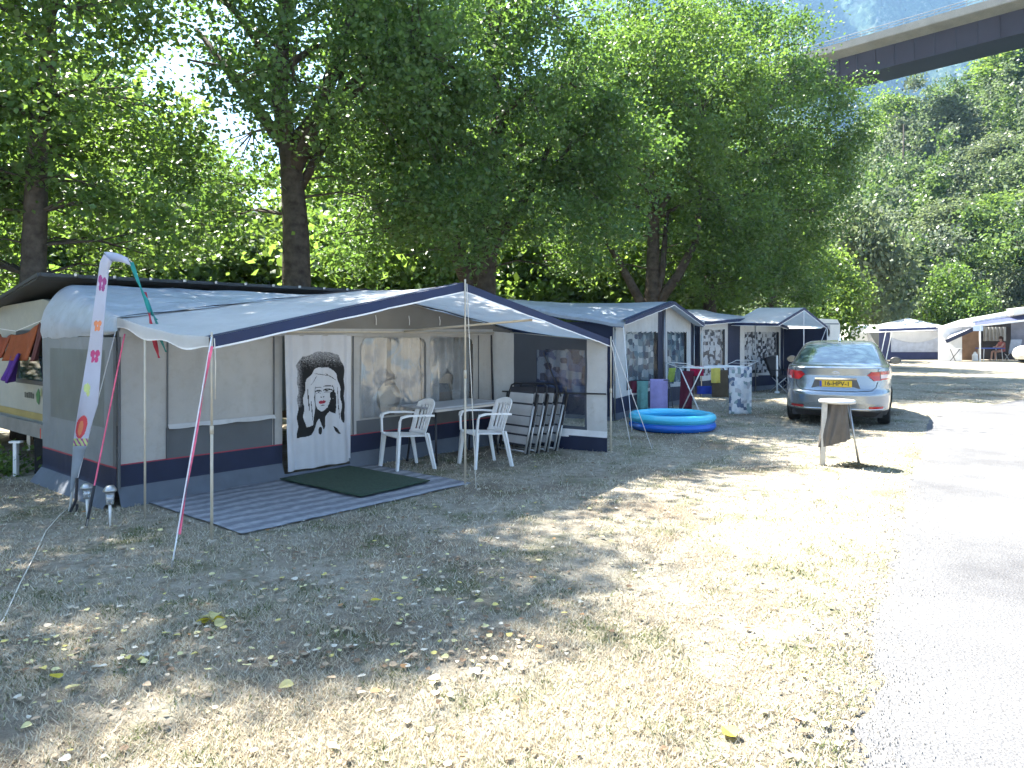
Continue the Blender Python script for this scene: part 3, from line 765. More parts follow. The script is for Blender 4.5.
for k in range(90):
    px = rgw.uniform(-60,640); Y = rgw.uniform(22.5,26) if px < 440 else rgw.uniform(29,33); q_ = inst(small[rgw.integers(len(small))], (px-512)/FOC*Y, Y, -.4, rgw.uniform(.45,.7), rgw.uniform(0,6.28), 1.0); parts.insert(0, q_); n_low += len(q_)//4
for k in range(34):
    px = rgw.uniform(470,640); Y = rgw.uniform(28.5,32); parts.insert(0, inst(small[rgw.integers(len(small))], (px-512)/FOC*Y, Y, -.3, rgw.uniform(.7,1.0), rgw.uniform(0,6.28), 1.0))
n_low += sum(len(p_) for p_ in parts[:34])//4
for k in range(26):  # unseen clumps added out of view at left to darken the caravan's end
    parts.append(inst(small[rgw.integers(len(small))], rgw.uniform(-24,-14), rgw.uniform(1,20), -.3, rgw.uniform(1.0,1.6), rgw.uniform(0,6.28), 1.0))
Vw = np.concatenate(parts); Fw = quadF(Vw)
tag(obj_of('woodland', np_mesh('woodland', Vw, Fw, [leaf_y, leaf_a], False, (np.arange(len(Fw)) >= n_low).astype(int))), kind='stuff')

# trees of the hillside one can tell apart
HG = 'trees standing out on the wooded slope'
pro = {}
for kind, leaf, sd in (('round',leaf_y,31),('round',leaf_p,32),('tall',leaf_p,33),('tall',leaf_y,34),('weep',leaf_p,35),('bush',leaf_d,36),('round',leaf_a,37),('bush',leaf_p,38)):
    Vv, cs, E = far_proto(kind, sd, 120, 70, .42, .21)
    me = np_mesh('crown', Vv, quadF(Vv), [leaf])
    tb = MB(); rg = np.random.default_rng(sd)
    limbs(tb, [(0,0,0),(0,0,1.2),(.1,0,3),(.1,0,5)], .16, [e[:3] for e in E], cs[::3], rg)
    pro[(kind,leaf.name)] = (me, tb)
_tm = {}
def hill_tree(kind, leaf, px, pytop, Y, width, label, pybase=None):
    x = (px-512)/FOC*Y; z0 = hill_z(x,Y)
    ztop = CAM_H+(HZ-pytop)/FOC*Y
    H = {'round':6.3,'tall':8.6,'weep':6.4,'bush':3.5}[kind]; Wd = {'round':5.2,'tall':3.6,'weep':4.0,'bush':6.2}[kind]
    s = width*Y/FOC/Wd; hz_ = max(.6*s*H, ztop-z0)
    me, tb = pro[(kind,leaf.name)]
    r = root('hillside_tree', (x,Y,z0-.15), label, 'tree', HG, random.uniform(0,6))
    c = obj_of('crown', me, r)
    if me.name not in _tm: t = tb.build('trunk', bark, r, smooth=True, local=True); _tm[me.name] = t.data
    else: t = obj_of('trunk', _tm[me.name], r)
    r.scale = (s,s,hz_/H)
hill_tree('round',leaf_y,822,236,43,100,'bright green layered young tree just above the white caravan and car roof')
hill_tree('weep',leaf_p,856,205,52,95,'pale feathery willow rising right behind the bright young tree')
hill_tree('bush',leaf_d,905,158,84,105,'dark glossy ivy smothered thicket at the middle of the slope')
hill_tree('tall',leaf_p,948,95,92,62,'tall pale dusty tree below the middle of the viaduct')
hill_tree('weep',leaf_p,1003,138,80,62,'pale drooping tree in front of the stone retaining wall')
hill_tree('round',leaf_p,952,196,68,92,'silvery round tree in the centre of the slope below the ivy')
hill_tree('round',leaf_y,1000,215,66,84,'fresh green round tree at the picture\'s right side of the slope')
hill_tree('round',leaf_a,908,232,60,74,'mid green tree between the pale willow and the silvery round tree')
hill_tree('bush',leaf_p,1018,262,55,64,'pale grey bush just above the right hand far awning')
hill_tree('round',leaf_y,890,88,118,60,'sunlit tree on the crest just below the viaduct\'s left end')
hill_tree('tall',leaf_y,1010,78,112,60,'yellow green tree on the skyline above the retaining wall')
hill_tree('round',leaf_a,958,262,52,70,'dark green tree right behind the blue and white far awning')

# ------------------------------------------------------------------ viaduct, wall, house on the slope
conc = M('concrete', (.22,.215,.19), .9, .18, .5, .02, 4, dirt=(.10,.095,.085))
girder = M('dark_steel_girder', (.020,.012,.017), .7, .25, .4)
railm = M('grey_rail', (.22,.23,.24), .6)
r = root('viaduct', (46,99,0), 'high road viaduct with a dark steel girder and pale concrete deck at upper right','bridge')
D0, D1 = Vector((44,95,0)), Vector((57,83,0)); dd = (D1-D0).normalized(); nn = Vector((-dd.y,dd.x,0))    # nn points away from the camera
if nn.dot(Vector((45,90,0))) < 0: nn = -nn
def vz(t): return 34.4 + .6*t          # top of girder bottom along D0->D1 (t in units of that span)
def vpt(t, off, z): return D0 + (D1-D0)*t + nn*off + Vector((0,0,vz(t)+z))
ts = lin(-9,5,28)
def sweep(mb, prof, mi=0):
    n = len(prof)
    vsx = [vpt(t,o,z) for t in ts for o,z in prof]
    fs = [(i*n+k, i*n+(k+1)%n, (i+1)*n+(k+1)%n, (i+1)*n+k) for i in range(len(ts)-1) for k in range(n)]
    fs += [tuple(range(n)), tuple((len(ts)-1)*n+k for k in range(n-1,-1,-1))]
    mb.add(vsx, fs, mi)
g = MB(); sweep(g, [(0,0),(4.6,0),(4.6,2.7),(0,2.7)]); sweep(g, [(-.3,-.1),(4.9,-.1),(4.9,-.003),(-.3,-.003)]); 
for t in lin(-9,5,112): g.bar(vpt(t,-.03,.05), vpt(t,-.03,2.65), .12, .06)
g.build('girder', girder, r)
g = MB(); sweep(g, [(-1.7,3.1),(-1.7,3.5),(6.6,3.5),(6.6,3.1),(4.8,2.71),(.0,2.71)]); 
sweep(g, [(-1.85,3.15),(-1.85,4.05),(-1.55,4.05),(-1.55,3.502),(-1.703,3.502),(-1.703,3.15)]); g.build('deck', conc, r)
g = MB()
for z in (4.4,4.75): g.tube([vpt(t,-1.7,z) for t in ts], .05, 5)
for t in lin(-9,5,150): g.bar(vpt(t,-1.7,4.052), vpt(t,-1.7,4.75), .06)
g.build('railing', railm, r)
stone = M('rough_stone', (.24,.23,.22), .95, .5, 1.2, .08, 3)
r = root('retaining_wall', (70,107,28), 'grey stone retaining wall with a guard rail cut into the slope at the right edge','wall')
g = MB(); q0, q1 = P(978,148,103), P(1120,120,108); g.bar(q0+Vector((0,0,-1.4)), q1+Vector((0,0,-1.4)), 1.2, 4.6); g.build('wall', stone, r)
g = MB()
for h in (1.7,2.0): g.bar(q0+Vector((0,-.4,h)), q1+Vector((0,-.4,h)), .08, .22)
for k in range(12): p = q0.lerp(q1,k/11)+Vector((0,-.3,.9)); g.bar(p,p+Vector((0,0,1.3)),.12)
g.build('guard_rail', railm, r)
hw = M('white_render', (.60,.62,.64), .8, .08, 1.0); hr = M('grey_roof_slate', (.14,.14,.15), .8)
c = P(820,186,126); r = root('white_house', (c.x,c.y,c.z-4), 'pale house glimpsed on the slope between the poplars and the ivy thicket','house')
g = MB(); g.box((c.x,c.y,c.z-2),(7,6,7.5)); g.build('wall', hw, r)
g = MB(); g.prism([(-4,0),(4,0),(0,2)], lambda x,z,d: Vector((c.x+x,c.y-3.4+d,c.z+1.76+z)), 6.8); g.build('roof', hr, r)
for k in (-2,0.3,2.4):
    g = MB(); g.box((c.x+k,c.y-3.02,c.z),(1.0,.08,1.5)); g.build('window', M('house_window',(.05,.07,.09),.15), r)
lawn = M('terrace_grass', (.16,.2,.06), .9, .3, .3)
g = MB(); c = P(858,196,121); g.box((c.x,c.y,c.z-1.2),(9,5,2.4),bev=.3)
tag(g.build('terrace_ground', lawn), kind='structure')
# ------------------------------------------------------------------ first awning
WA = 5.71; WW = 5.25; DA = 2.0; DC = 1.75; WT = 1.64
def gable(a, zl, zp, zr):
    m = WA/2
    return lerp(zl,zp,a/m) if a <= m else lerp(zp,zr,(a-m)/m)
def zwall(a): return gable(a, 1.76, 2.15, 1.68)
def zfront(a): return gable(a, 1.60, 2.17, 1.54)
def nz(x,y,z=0): return mnoise.noise(Vector((x,y,z)))
T1 = root('caravan_awning', A1, 'large grey and beige caravan awning with a navy trimmed canopy, nearest the camera', 'awning', 'caravan awnings')
# front wall, in strips of cloth of different colours
wmats = [beige, dgrey, redp, navy, skirt, lgrey, whitep]
def wall_fn(a,z):
    b = .012*nz(a*1.6,z*1.2,3)+.006*nz(a*6,z*2,8)
    if z < .17: b -= (.17-z)*.45 + .02*math.sin(a*9)*(.17-z)/.17
    return F1(a,b,z)
DOOR = (1.74,2.66)
WIN = ((2.84,3.93),(4.0,4.84))
def wall_m(a,z):
    if DOOR[0] < a < DOOR[1] and .06 < z < 1.62: return None
    for w0,w1 in WIN:
        if w0 < a < w1 and .58 < z < 1.58:
            if z > 1.46 and ((a-w0 < .12 and (a-w0-.12)**2+(z-1.46)**2 > .0144) or (w1-a < .12 and (w1-a-.12)**2+(z-1.46)**2 > .0144)): return 0
            return None
    if z < .17: return 4
    if z < .385: return 3
    if z < .397: return 2
    if z < .70 and (.46 < a < 1.62): return 1
    if z < .57 and a > 2.78: return 1
    return 0
mb = MB(); mb.surf(wall_fn, lin(0,WW,210), merge(lin(0,WT,82),[.385,.397]), wall_m)
mb.build('front_wall', wmats, T1, True)
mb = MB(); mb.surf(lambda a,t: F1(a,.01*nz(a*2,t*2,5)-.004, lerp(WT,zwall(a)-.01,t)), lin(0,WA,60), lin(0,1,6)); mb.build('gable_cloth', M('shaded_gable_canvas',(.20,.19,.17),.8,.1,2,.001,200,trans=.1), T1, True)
mb = MB()
mb.surf(lambda a,z: F1(a,-.02-.012*(1-(z-1.60)/.09)+.004*math.sin(a*11),z), lin(0,WW,120), lin(1.605,1.69,4))
mb.build('header_strip', beige, T1, True)
# rolled seams: the window flap edge along the left panel, zips beside the door
mb = MB()
mb.surf(lambda a,t: F1(a, -.02-.03*t, .735-.035*t-.012*abs(math.sin(a*8))*t), lin(.46,1.64,60), lin(0,1,3)); mb.build('flap_edge', lgrey, T1, True)
for a in (.46,1.64,2.72,4.95): mb = MB(); mb.tube([F1(a,-.012,.40),F1(a,-.012,1.6)], .008, 6); mb.build('zip_seam', dgrey, T1)
mb = MB(); mb.tube([F1(.005,-.012,.17),F1(.005,-.012,1.74)], .014, 6); mb.build('corner_pole', dgrey, T1)
for w0,w1 in WIN:
    mb = MB(); mb.surf(lambda a,z: F1(a,.012+.018*nz(a*3,z*3,w0),z), lin(w0-.02,w1+.02,24), lin(.55,1.6,24)); p = mb.build('window_foil', clear, T1, True)
    mb = MB()
    ws = [(w0+.12-.12*math.cos(t), 1.46+.12*math.sin(t)) for t in lin(0,PI/2,6)]+[(w1-.12+.12*math.cos(t), 1.46+.12*math.sin(t)) for t in lin(PI/2,0,6)]
    mb.tube([F1(w0,-.008,.58)]+[F1(x,-.008,z) for x,z in ws]+[F1(w1,-.008,.58),F1(w0,-.008,.58)], .005, 5); mb.build('window_welt', beige, p)
# curtains behind the foil
mb = MB()
def dr(a,z): return F1(a, .10+.04*math.sin(a*40+math.sin(a*7))+.02*nz(a*4,z), z)
for a0,a1,tie in ((2.80,3.36,1),(3.40,3.96,-1),(3.97,4.40,1),(4.44,4.90,-1)):
    for k in (0,):
        mb.surf(lambda a,z: dr(lerp(a, a0 if tie>0 else a1, .0 if z > 1.15 else .28*math.sin(PI*min(1,(1.15-z)/.7))), z), lin(a0,a1,26), lin(.5,1.62,22))
mb.build('window_curtain', drape, T1, True)
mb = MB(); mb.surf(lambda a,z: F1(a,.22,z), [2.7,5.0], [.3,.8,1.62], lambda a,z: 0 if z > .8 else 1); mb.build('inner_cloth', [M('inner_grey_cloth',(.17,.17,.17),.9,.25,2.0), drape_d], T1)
mb = MB()
mb.prism([(0,0),(.42,-.02),(.48,.16),(.40,.28),(.22,.36),(.06,.34),(-.02,.66),(-.08,.66),(-.06,.3)], lambda x,y,d: F1(3.30+x,.16+d,.60+y), .04)
mb.prism([(-.1,.1),(.42,.06),(.55,-.3),(.62,-.3),(.56,.16),(.4,.2),(-.1,.22)], lambda x,y,d: F1(4.12+x,.16+d,.86+y), .04)
mb.build('cushion_back', drape_p, T1)
# main roof from the wall top to the caravan rail, rounded hip at the left end
def roof_top(a,b):
    t = b/DA
    z = lerp(zwall(a), 2.20, t**.9) - .03*math.sin(PI*t)*(1+.4*math.sin(a*5))
    return z
def roof_fn(a,t):
    b = t*DA
    if a >= 0:
        e = .28*t+.03
        z = roof_top(max(a,e),b)
        if a < e: z -= (1-a/e)**2*.10*(1+2.2*t)
        return F1(a,b,z+.012*nz(a*1.5,b*1.5,2)+.007*math.sin(b*13+a*9+2*nz(a*2,b*2,4)))
    zz = lerp(roof_top(0,b)-.10*(1+2.2*t), lerp(1.64,1.575,t), (-a)/.1)
    return F1(-.02*math.sin(PI*(-a)/.1)-.012-.010*math.sin(b*15+a*40)*math.sin(PI*(-a)/.1), b, zz-.012*abs(math.sin(b*7))*(-a)/.1)
mb = MB(); mb.surf(roof_fn, [-.1,-.07,-.03]+lin(0,.32,10)+lin(.4,WA,56), lin(0,1,24)); mb.build('main_roof', roofc, T1, True)
# canopy roof
def can_fn(a,t):
    b = -t*DC
    z = lerp(zwall(a)+.02, zfront(a), t)
    z -= .035*math.sin(PI*t)*(.6+.4*math.cos(a*2*PI/(WA/2)))
    return F1(a,b,z+.008*nz(a*2,b*2,6))
mb = MB(); mb.surf(can_fn, lin(0,WA,60), lin(0,1,20)); mb.build('canopy_roof', roofw, T1, True)
# navy valance with white piping along the front gable
mb = MB()
def val(a,t): return F1(a,-DC-.012-.010*t+.006*math.sin(a*7)*t, zfront(a)+.012-.098*t-.006*abs(math.sin(a*5.2))*t)
mb.surf(val, lin(-.01,WA+.01,120), merge(lin(0,.86,5),lin(.86,1,2)), lambda a,t: 0 if t < .86 else 1)
mb.surf(lambda a,t: F1(a,-DC+.12*t-.012,zfront(a)+.014), lin(-.01,WA+.01,80), [0,1], lambda a,t: 0)
mb.build('canopy_valance', [navyt, whitep], T1, True)
mb = MB()      # left and right side valances of the canopy
def sv(t,s): 
    p = can_fn(0,t); return p - U*.01 - Vector((0,0,(.10-.02*math.sin(t*14))*s-.01))
mb.surf(sv, lin(0,1,24), merge(lin(0,.88,4),[.88,1]), lambda t,s: 0 if s < .88 else 1)
mb.build('side_valance', [roofw, whitep, navyt], T1, True); mb = MB()
mb.surf(lambda t,s: can_fn(WA,t)+U*.008-Vector((0,0,.09*s-.01)), lin(0,1,20), [0,.5,.88,1], lambda t,s: 2 if s < .88 else 1)
mb.build('side_valance', [roofw, whitep, navyt], T1, True)
for a in (1.43,WA/2,4.28):
    mb = MB(); mb.surf(lambda t,s: roof_fn(a+.02*s,t)+Vector((0,0,.004)), lin(.02,1,20), [0,1]); mb.build('roof_seam', roofc, T1)
    mb = MB(); mb.surf(lambda t,s: can_fn(a+.02*s,t)+Vector((0,0,.004)), lin(.02,1,20), [0,1]); mb.build('roof_seam', roofw, T1)
mb = MB()      # navy band where the main roof meets the canopy
mb.surf(lambda a,t: F1(a,-.06+.14*t,zwall(a)+.036+.006*math.sin(a*9)-.012*t), lin(-.01,WA,60), [0,.5,1]); mb.build('roof_band', navyt, T1, True)
# left end wall with a mesh window
def lw(b,z):
    a = -.012+.010*nz(b*2,z*1.5,9)
    if z < .17: a -= (.17-z)*.75
    return F1(a,b,z)
def lw_m(b,z):
    if z < .15: return 4
    if z < .36: return 3
    if z < .375: return 2
    if .30 < b < 1.78 and .72 < z < 1.47: return 7
    if b < .10: return 1
    return 8
lw_grey = M('grey_side_canvas', (.20,.215,.22), .8, .12, 2.0, .001, 200, trans=.08, wrinkle=.05)
mb = MB(); mb.surf(lw, lin(0,DA,50), merge(lin(0,1.60,64),[.36,.375]), lw_m); mb.build('side_wall', wmats+[meshw, lw_grey], T1, True)
# right hand windbreak of the canopy with a printed curtain behind its window
def rp(q,z,o=0.0): return F1(lerp(WW+.01,WA-.02,q)+o, -DC*q*.99+.012*nz(q*4,z*3,4), z)
def rp_top(q): return lerp(1.66,1.52,q)
def rp_m(q,z):
    if z < .19: return 3
    if z < .29: return 6
    if q < .20 or q > .84: return 5
    if .40 < q < .82 and .34 < z < 1.40: return None
    return 7
dpan = M('slate_canvas', (.055,.065,.085), .75, .12, 2.0, .001, 200, wrinkle=.03)
mb = MB(); mb.surf(lambda q,t: rp(q, t*rp_top(q)), lin(0,1,60), lin(0,1,70), lambda q,t: rp_m(q,t*rp_top(q))); mb.build('windbreak', wmats+[dpan], T1, True)
mb = MB(); mb.surf(lambda q,z: rp(q,z,.012), lin(.38,.84,14), lin(.32,1.42,14)); wf = mb.build('windbreak_foil', clear2, T1, True)
mb = MB(); mb.surf(lambda q,z: rp(q,z,.05+.012*math.sin(q*60)), lin(.39,.835,40), lin(.74,1.41,12), None, lambda q,z:(q*1.7,z)); mb.build('windbreak_curtain', glassb, T1, True)
mb = MB(); mb.tube([rp(.1,.78,-.02),rp(1,.80,-.02)],.011,6); mb.tube([rp(.47,1.36,-.015),rp(.62,.74,-.015)],.010,6); mb.tube([rp(.03,.05,-.02),rp(0.0,1.64,-.03)],.016,6); mb.build('windbreak_bar', darkm, T1)
# frame: front poles and roof poles
for a,z in ((0.0,zfront(0)),(WA/2,zfront(WA/2)),(WA,zfront(WA))):
    mb = MB(); p = F1(a,-DC-.03,0)
    mb.tube([p-Vector((0,0,.0)), p+Vector((0,0,z*.55))], .0125, 8); mb.tube([p+Vector((0,0,z*.55)), p+Vector((0,0,z+.05))], .0095, 8)
    mb.tube([p+Vector((0,0,z*.53)), p+Vector((0,0,z*.57))], .016, 8); mb.box(p+Vector((0,0,.006)),(.06,.06,.012)); mb.build('front_pole', polem, T1, True)
for a in (0.05,WA/2,WA-.06):
    mb = MB(); mb.tube([F1(a,-.02,zwall(a)-.05),F1(a,-DC,zfront(a)-.035)],.012,6); mb.build('roof_pole', polem, T1, True)
mb = MB(); mb.tube([F1(3.5,-.05,1.66),F1(WA/2+1.4,-DC*.9,1.80)],.014,6); mb.tube([F1(0.1,-.04,1.66),F1(WW,-.04,1.64)],.012,6); mb.build('cross_pole', polem, T1, True)
# hanging hooks under the gable
for a in (3.05,3.6,4.15): mb = MB(); mb.tube([F1(a,-.03,1.86),F1(a,-.045,1.80),F1(a+.01,-.03,1.74)],.005,5); mb.build('hook', whitep, T1)

# ------------------------------------------------------------------ printed door curtain (a plain stencil portrait of a fair haired woman)
def cur(a,z,o=0):
    w = (a-DOOR[0])/(DOOR[1]-DOOR[0])
    return F1(a + (.05*(1-z/1.62) if w < .25 else 0)*(1-4*w) , -.05+.026*math.sin(a*17+.6*math.sin(z*2))+.010*math.sin(a*41+z)+.006*nz(a*9,z*3)-o, z)
FACE = [(156,330),(154,372),(161,410),(174,437),(192,452),(208,448),(226,430),(237,404),(241,370),(239,330),(228,306),(190,298),(164,308)]
HAIRP = [(118,520),(112,470),(110,400),(114,330),(124,276),(146,238),(182,222),(222,230),(254,262),(268,310),(276,380),(280,450),(276,500),(262,512),(252,470),(248,420),(244,360),(236,322),(216,312),(180,322),(160,338),(152,376),(156,420),(152,470),(140,514)]
BACK = [(84,578),(86,330),(80,215),(108,165),(180,142),(262,160),(290,225),(294,400),(298,482),(290,525),(262,500),(240,470),(214,486),(190,474),(165,508),(140,562)]
BUST = [(140,580),(158,548),(180,508),(192,470),(200,462),(222,446),(236,462),(262,474),(284,512),(290,582)]
CHIN = [(168,438),(192,456),(210,452),(226,436),(230,452),(212,484),(214,530),(206,548),(192,520),(176,470)]
LOCKS = [(126,380,60,1.6,1.52),(138,440,50,1.5,1.5),(262,390,60,1.6,1.53),(268,460,36,1.5,1.5),(190,262,40,1.6,.2),(150,290,30,1.6,-.9),(232,276,26,1.6,.8)]
def rel(x,y,cx,cy,rx,ry,an):
    dx,dy = x-cx,y-cy; c,s = math.cos(an),math.sin(an)
    return ((dx*c+dy*s)/rx)**2+((-dx*s+dy*c)/ry)**2 < 1
def portrait(X,Y):
    """picture on the cloth, X 25..330 across, Y 60 (top) .. 730 (bottom)"""
    wx = X+3*math.sin(Y*.07); wy = Y+3*math.sin(X*.09)
    # lips
    if (ell(X,Y,190,402,11,6) or ell(X,Y,205,402,11,6) or ell(X,Y,197,406,18,7)) :
        return 1 if abs(Y-403-1.5*math.sin((X-197)*.16)) < 1.5 else 2
    if inpoly(X,Y,FACE):
        for cx,cy,k in ((176,348,1),(221,345,-1)):
            if ell(X,Y,cx,cy,17,8.5) and not ell(X,Y,cx,cy+4.5,15,6.5): return 1     # upper lid
            if ell(X,Y,cx+k,cy+2.5,4.5,4.2): return 1                                # eye
            if ell(X,Y,cx,cy+9,12,2) and not ell(X,Y,cx,cy+7.5,12,2): return 3
        if ell(X,Y,173,332,20,8) and not ell(X,Y,175,336,21,8): return 1
        if ell(X,Y,223,328,19,8) and not ell(X,Y,221,332,20,8): return 1
        if rel(X,Y,191,378,5,2.4,.5) or rel(X,Y,206,378,5,2.4,-.5): return 1
        if ell(X,Y,199,421,11,2.6): return 3
        if X > 224 and inpoly(X,Y,[(229,362),(242,340),(241,372),(236,408),(224,434),(214,446),(226,418),(231,392)]): return 1
        if X < 172 and inpoly(X,Y,[(153,330),(160,318),(158,360),(160,395),(154,372)]): return 1
        return 0
    if inpoly(X,Y,CHIN): return 1
    if inpoly(wx,wy,HAIRP):
        for l in LOCKS:
            if rel(X,Y,*l): return 1
        if ell(X,Y,246,398,6,44) : return 1
        return 0
    if ell(X,Y,186,548,9,20) or inpoly(X,Y,[(240,530),(258,545),(276,576),(262,574),(246,556)]): return 1
    if inpoly(X,Y,BUST): return 0
    if inpoly(wx,wy,BACK):
        h = (math.sin(X*12.9898+Y*78.233)*43758.5453) % 1
        t = max((232-Y)/92, (112-X)/34 if Y < 420 else 0)
        if t > h*.9+.25: return 4
        if t > h*.6+.02: return 3
        return 1
    return None
cmats = [M('curtain_white',(.58,.58,.60),.85,.06,3.0,.001,200,trans=.1,wrinkle=.03), M('stencil_black',(.012,.012,.013),.85), M('stencil_red',(.42,.02,.05),.8), M('stencil_grey',(.10,.10,.105),.85), M('stencil_pale_grey',(.30,.30,.31),.85)]
def cm(a,z):
    v = portrait(25+305*(a-DOOR[0])/(DOOR[1]-DOOR[0]), 60+670*(1.615-z)/1.53)
    return 0 if v is None else v
mb = MB(); mb.surf(cur, lin(DOOR[0]-.01,DOOR[1]+.01,150), lin(.085,1.615,240), cm)
solo(mb, 'door_curtain', cmats, 'white door curtain printed with a black stencil portrait of a woman with red lips', 'curtain', None, True)

# ------------------------------------------------------------------ mats on the ground
def mat_stripes():
    m, nt, b = nodes('striped_mat'); tc = N(nt,'ShaderNodeUVMap')
    sp = N(nt,'ShaderNodeSeparateXYZ'); L(nt,tc.outputs['UV'],sp.inputs[0])
    nzz = N(nt,'ShaderNodeTexNoise', Scale=2.5, Detail=3.0); L(nt,tc.outputs['UV'],nzz.inputs['Vector'])
    a = N(nt,'ShaderNodeMath', operation='MULTIPLY_ADD'); L(nt,nzz.outputs['Fac'],a.inputs[0]); a.inputs[1].default_value=.14; L(nt,sp.outputs['Y'],a.inputs[2])
    mm = N(nt,'ShaderNodeMath', operation='MULTIPLY'); L(nt,a.outputs[0],mm.inputs[0]); mm.inputs[1].default_value=5.2
    fr = N(nt,'ShaderNodeMath', operation='FRACT'); L(nt,mm.outputs[0],fr.inputs[0])
    r = ramp(nt, fr.outputs[0], [(0,(.15,.165,.20)),(.30,(.16,.175,.21)),(.5,(.27,.285,.32)),(.8,(.28,.295,.33)),(1,(.15,.165,.20))])
    n2 = N(nt,'ShaderNodeTexNoise', Scale=14.0, Detail=6.0); L(nt,tc.outputs['UV'],n2.inputs['Vector'])
    dr_ = ramp(nt, n2.outputs['Fac'], [(.35,(.75,.75,.75)),(.7,(1.15,1.12,1.05))])
    mu = N(nt,'ShaderNodeMixRGB', blend_type='MULTIPLY'); mu.inputs['Fac'].default_value=1; L(nt,r.outputs['Color'],mu.inputs['Color1']); L(nt,dr_.outputs['Color'],mu.inputs['Color2'])
    L(nt,mu.outputs['Color'],b.inputs['Base Color']); b.inputs['Roughness'].default_value=.85
    n3 = N(nt,'ShaderNodeTexNoise', Scale=160.0); L(nt,tc.outputs['UV'],n3.inputs['Vector'])
    bp = N(nt,'ShaderNodeBump', Strength=.6, Distance=.004); L(nt,n3.outputs['Fac'],bp.inputs['Height']); L(nt,bp.outputs['Normal'],b.inputs['Normal'])
    return m
mb = MB()
mb.surf(lambda a,b: F1(a,b,.014+.012*max(0,nz(a*2.2,b*2.2,1))+.006*nz(a*7,b*7,2)), lin(.25,2.92,50), lin(-1.80,-.02,34), None, lambda a,b:(a,b+2))
solo(mb, 'groundsheet', mat_stripes(), 'blue grey striped awning groundsheet under the canopy', 'mat', None, True, .006)
mb = MB()
mb.surf(lambda x,y: F1(1.66+.98*x-.03*y, -1.52+1.38*y+.06*x, .040+.006*nz(x*3,y*3)), lin(0,1,20), lin(0,1,24))
solo(mb, 'door_mat', greenm, 'dark green artificial grass mat on the striped groundsheet before the door', 'mat', None, True, .01)

# ------------------------------------------------------------------ ropes, straps and pegs
peg = M('steel_peg', (.35,.35,.34), .4, .2, 9, metal=.8)
RG = 'guy lines of the first awning'
def guy(name, p0, p1, m, label, r=.004, sag=.0, group=RG, twist=None):
    p0 = Vector(p0); p1 = Vector(p1)
    r_ = root(name, p1, label, 'guy line', group)
    mb = MB(); mb.tube(sagline(p0,p1,sag), r, 6); mb.build('rope', m, r_, True)
    if twist:
        mb = MB(); d = (p1-p0); mb.surf(lambda t,s: p0+d*t+Vector((.015*math.cos(t*6+.6)+.004,.012*math.sin(t*6),0))*(s-.5)*2+Vector((.012,0,0)), lin(twist[0],twist[1],40), [0,1]); mb.build('strap', pinkm, r_)
    mb = MB(); mb.tube([p1+Vector((0,0,-.02)), p1+Vector((.01,.01,.07))], .006, 6); mb.build('peg', peg, r_)
    return r_
top = F1(0,-DC-.03,zfront(0)+.02)
guy('guy_rope', top, G(171,571), ropew, 'red and white guy line running from the canopy\'s left corner to the near lawn', .0055, 0, RG, (.05,.86))
r_ = guy('guy_strap', F1(.02,-.10,1.63), G(86,528), pinkm, 'pink strap with a black lower end from the awning\'s left eave to the ground', .007, 0, RG)
p0, p1 = F1(.02,-.10,1.63), G(86,528); mb = MB(); mb.tube([p0.lerp(p1,.80),p1],.011,6); mb.build('tensioner', blackp, r_)
guy('guy_rope', F1(-.02,.0,1.66), G(70,508), ropew, 'white guy line from the awning\'s left corner to the foot of the flag', .004, 0)
pk = F1(WA/2,-DC-.03,zfront(WA/2))
guy('guy_rope', pk+Vector((.02,-.02,0)), G(476,489), ropem, 'cream cord hanging from the canopy peak beside the middle pole', .005, .01)
rt = F1(WA,-DC-.03,zfront(WA))
guy('guy_rope', rt, G(631,447), ropew, 'white guy line from the canopy\'s right corner, the steeper of two', .006)
guy('guy_rope', rt+Vector((.02,0,0)), G(652,449), ropew, 'white guy line from the canopy\'s right corner, the flatter one ending near the pool', .005)
mb = MB(); p = G(145,518); mb.tube([p,p+Vector((0,0,1.58))],.010,7)
solo(mb, 'slim_pole', polem, 'slim pale pole standing alone before the awning\'s left corner', 'pole', None, True)
mb = MB(); mb.tube([top+Vector((.02,0,-.02)),top+Vector((.035,-.01,-.22)),top+Vector((.028,0,-.50))],.005,5)
solo(mb, 'cord_end', ropem, 'loose cord end dangling from the canopy\'s left pole', 'cord', None, True)
mb = MB(); pts = [G(-12,640),G(4,620),G(20,585),G(34,558),G(46,532),G(60,516),G(72,506)]
mb.tube([p+Vector((0,0,.010)) for p in pts], .004, 6); solo(mb, 'ground_cable', ropem, 'thin white cable lying across the ground at the far left', 'cable', None, True)

# ------------------------------------------------------------------ flag with streamers
fb = G(69,512); fr_ = root('garden_flag', fb, 'tall white feather flag printed with butterflies and flowers, bent over at the top', 'flag')
Yf = fb.y
def FP(px,py,dy=0): return P(px,py,Yf+dy)
mb = MB(); pole = [FP(69,513),FP(76,470,.05),FP(86,400,.06),FP(95,330,.06),FP(102,268,.04),FP(105,256),FP(114,254),FP(125,257),FP(132,262)]
mb.tube(pole, [.011,.010,.009,.008,.006,.005,.004,.004,.003], 7); mb.build('flag_pole', polew, fr_, True)
lft = [(0,73,446),(.10,75,430),(.25,79,404),(.5,88,350),(.75,95,300),(.92,100,262),(1,104,254)]
rgt = [(0,87,446),(.10,90,430),(.25,98,404),(.5,102,350),(.75,106,300),(.92,109,270),(1,112,262)]
def ipl(T,t):
    for (a,x,y),(b,x2,y2) in zip(T,T[1:]):
        if t <= b: k=(t-a)/(b-a); return lerp(x,x2,k), lerp(y,y2,k)
    return T[-1][1:]
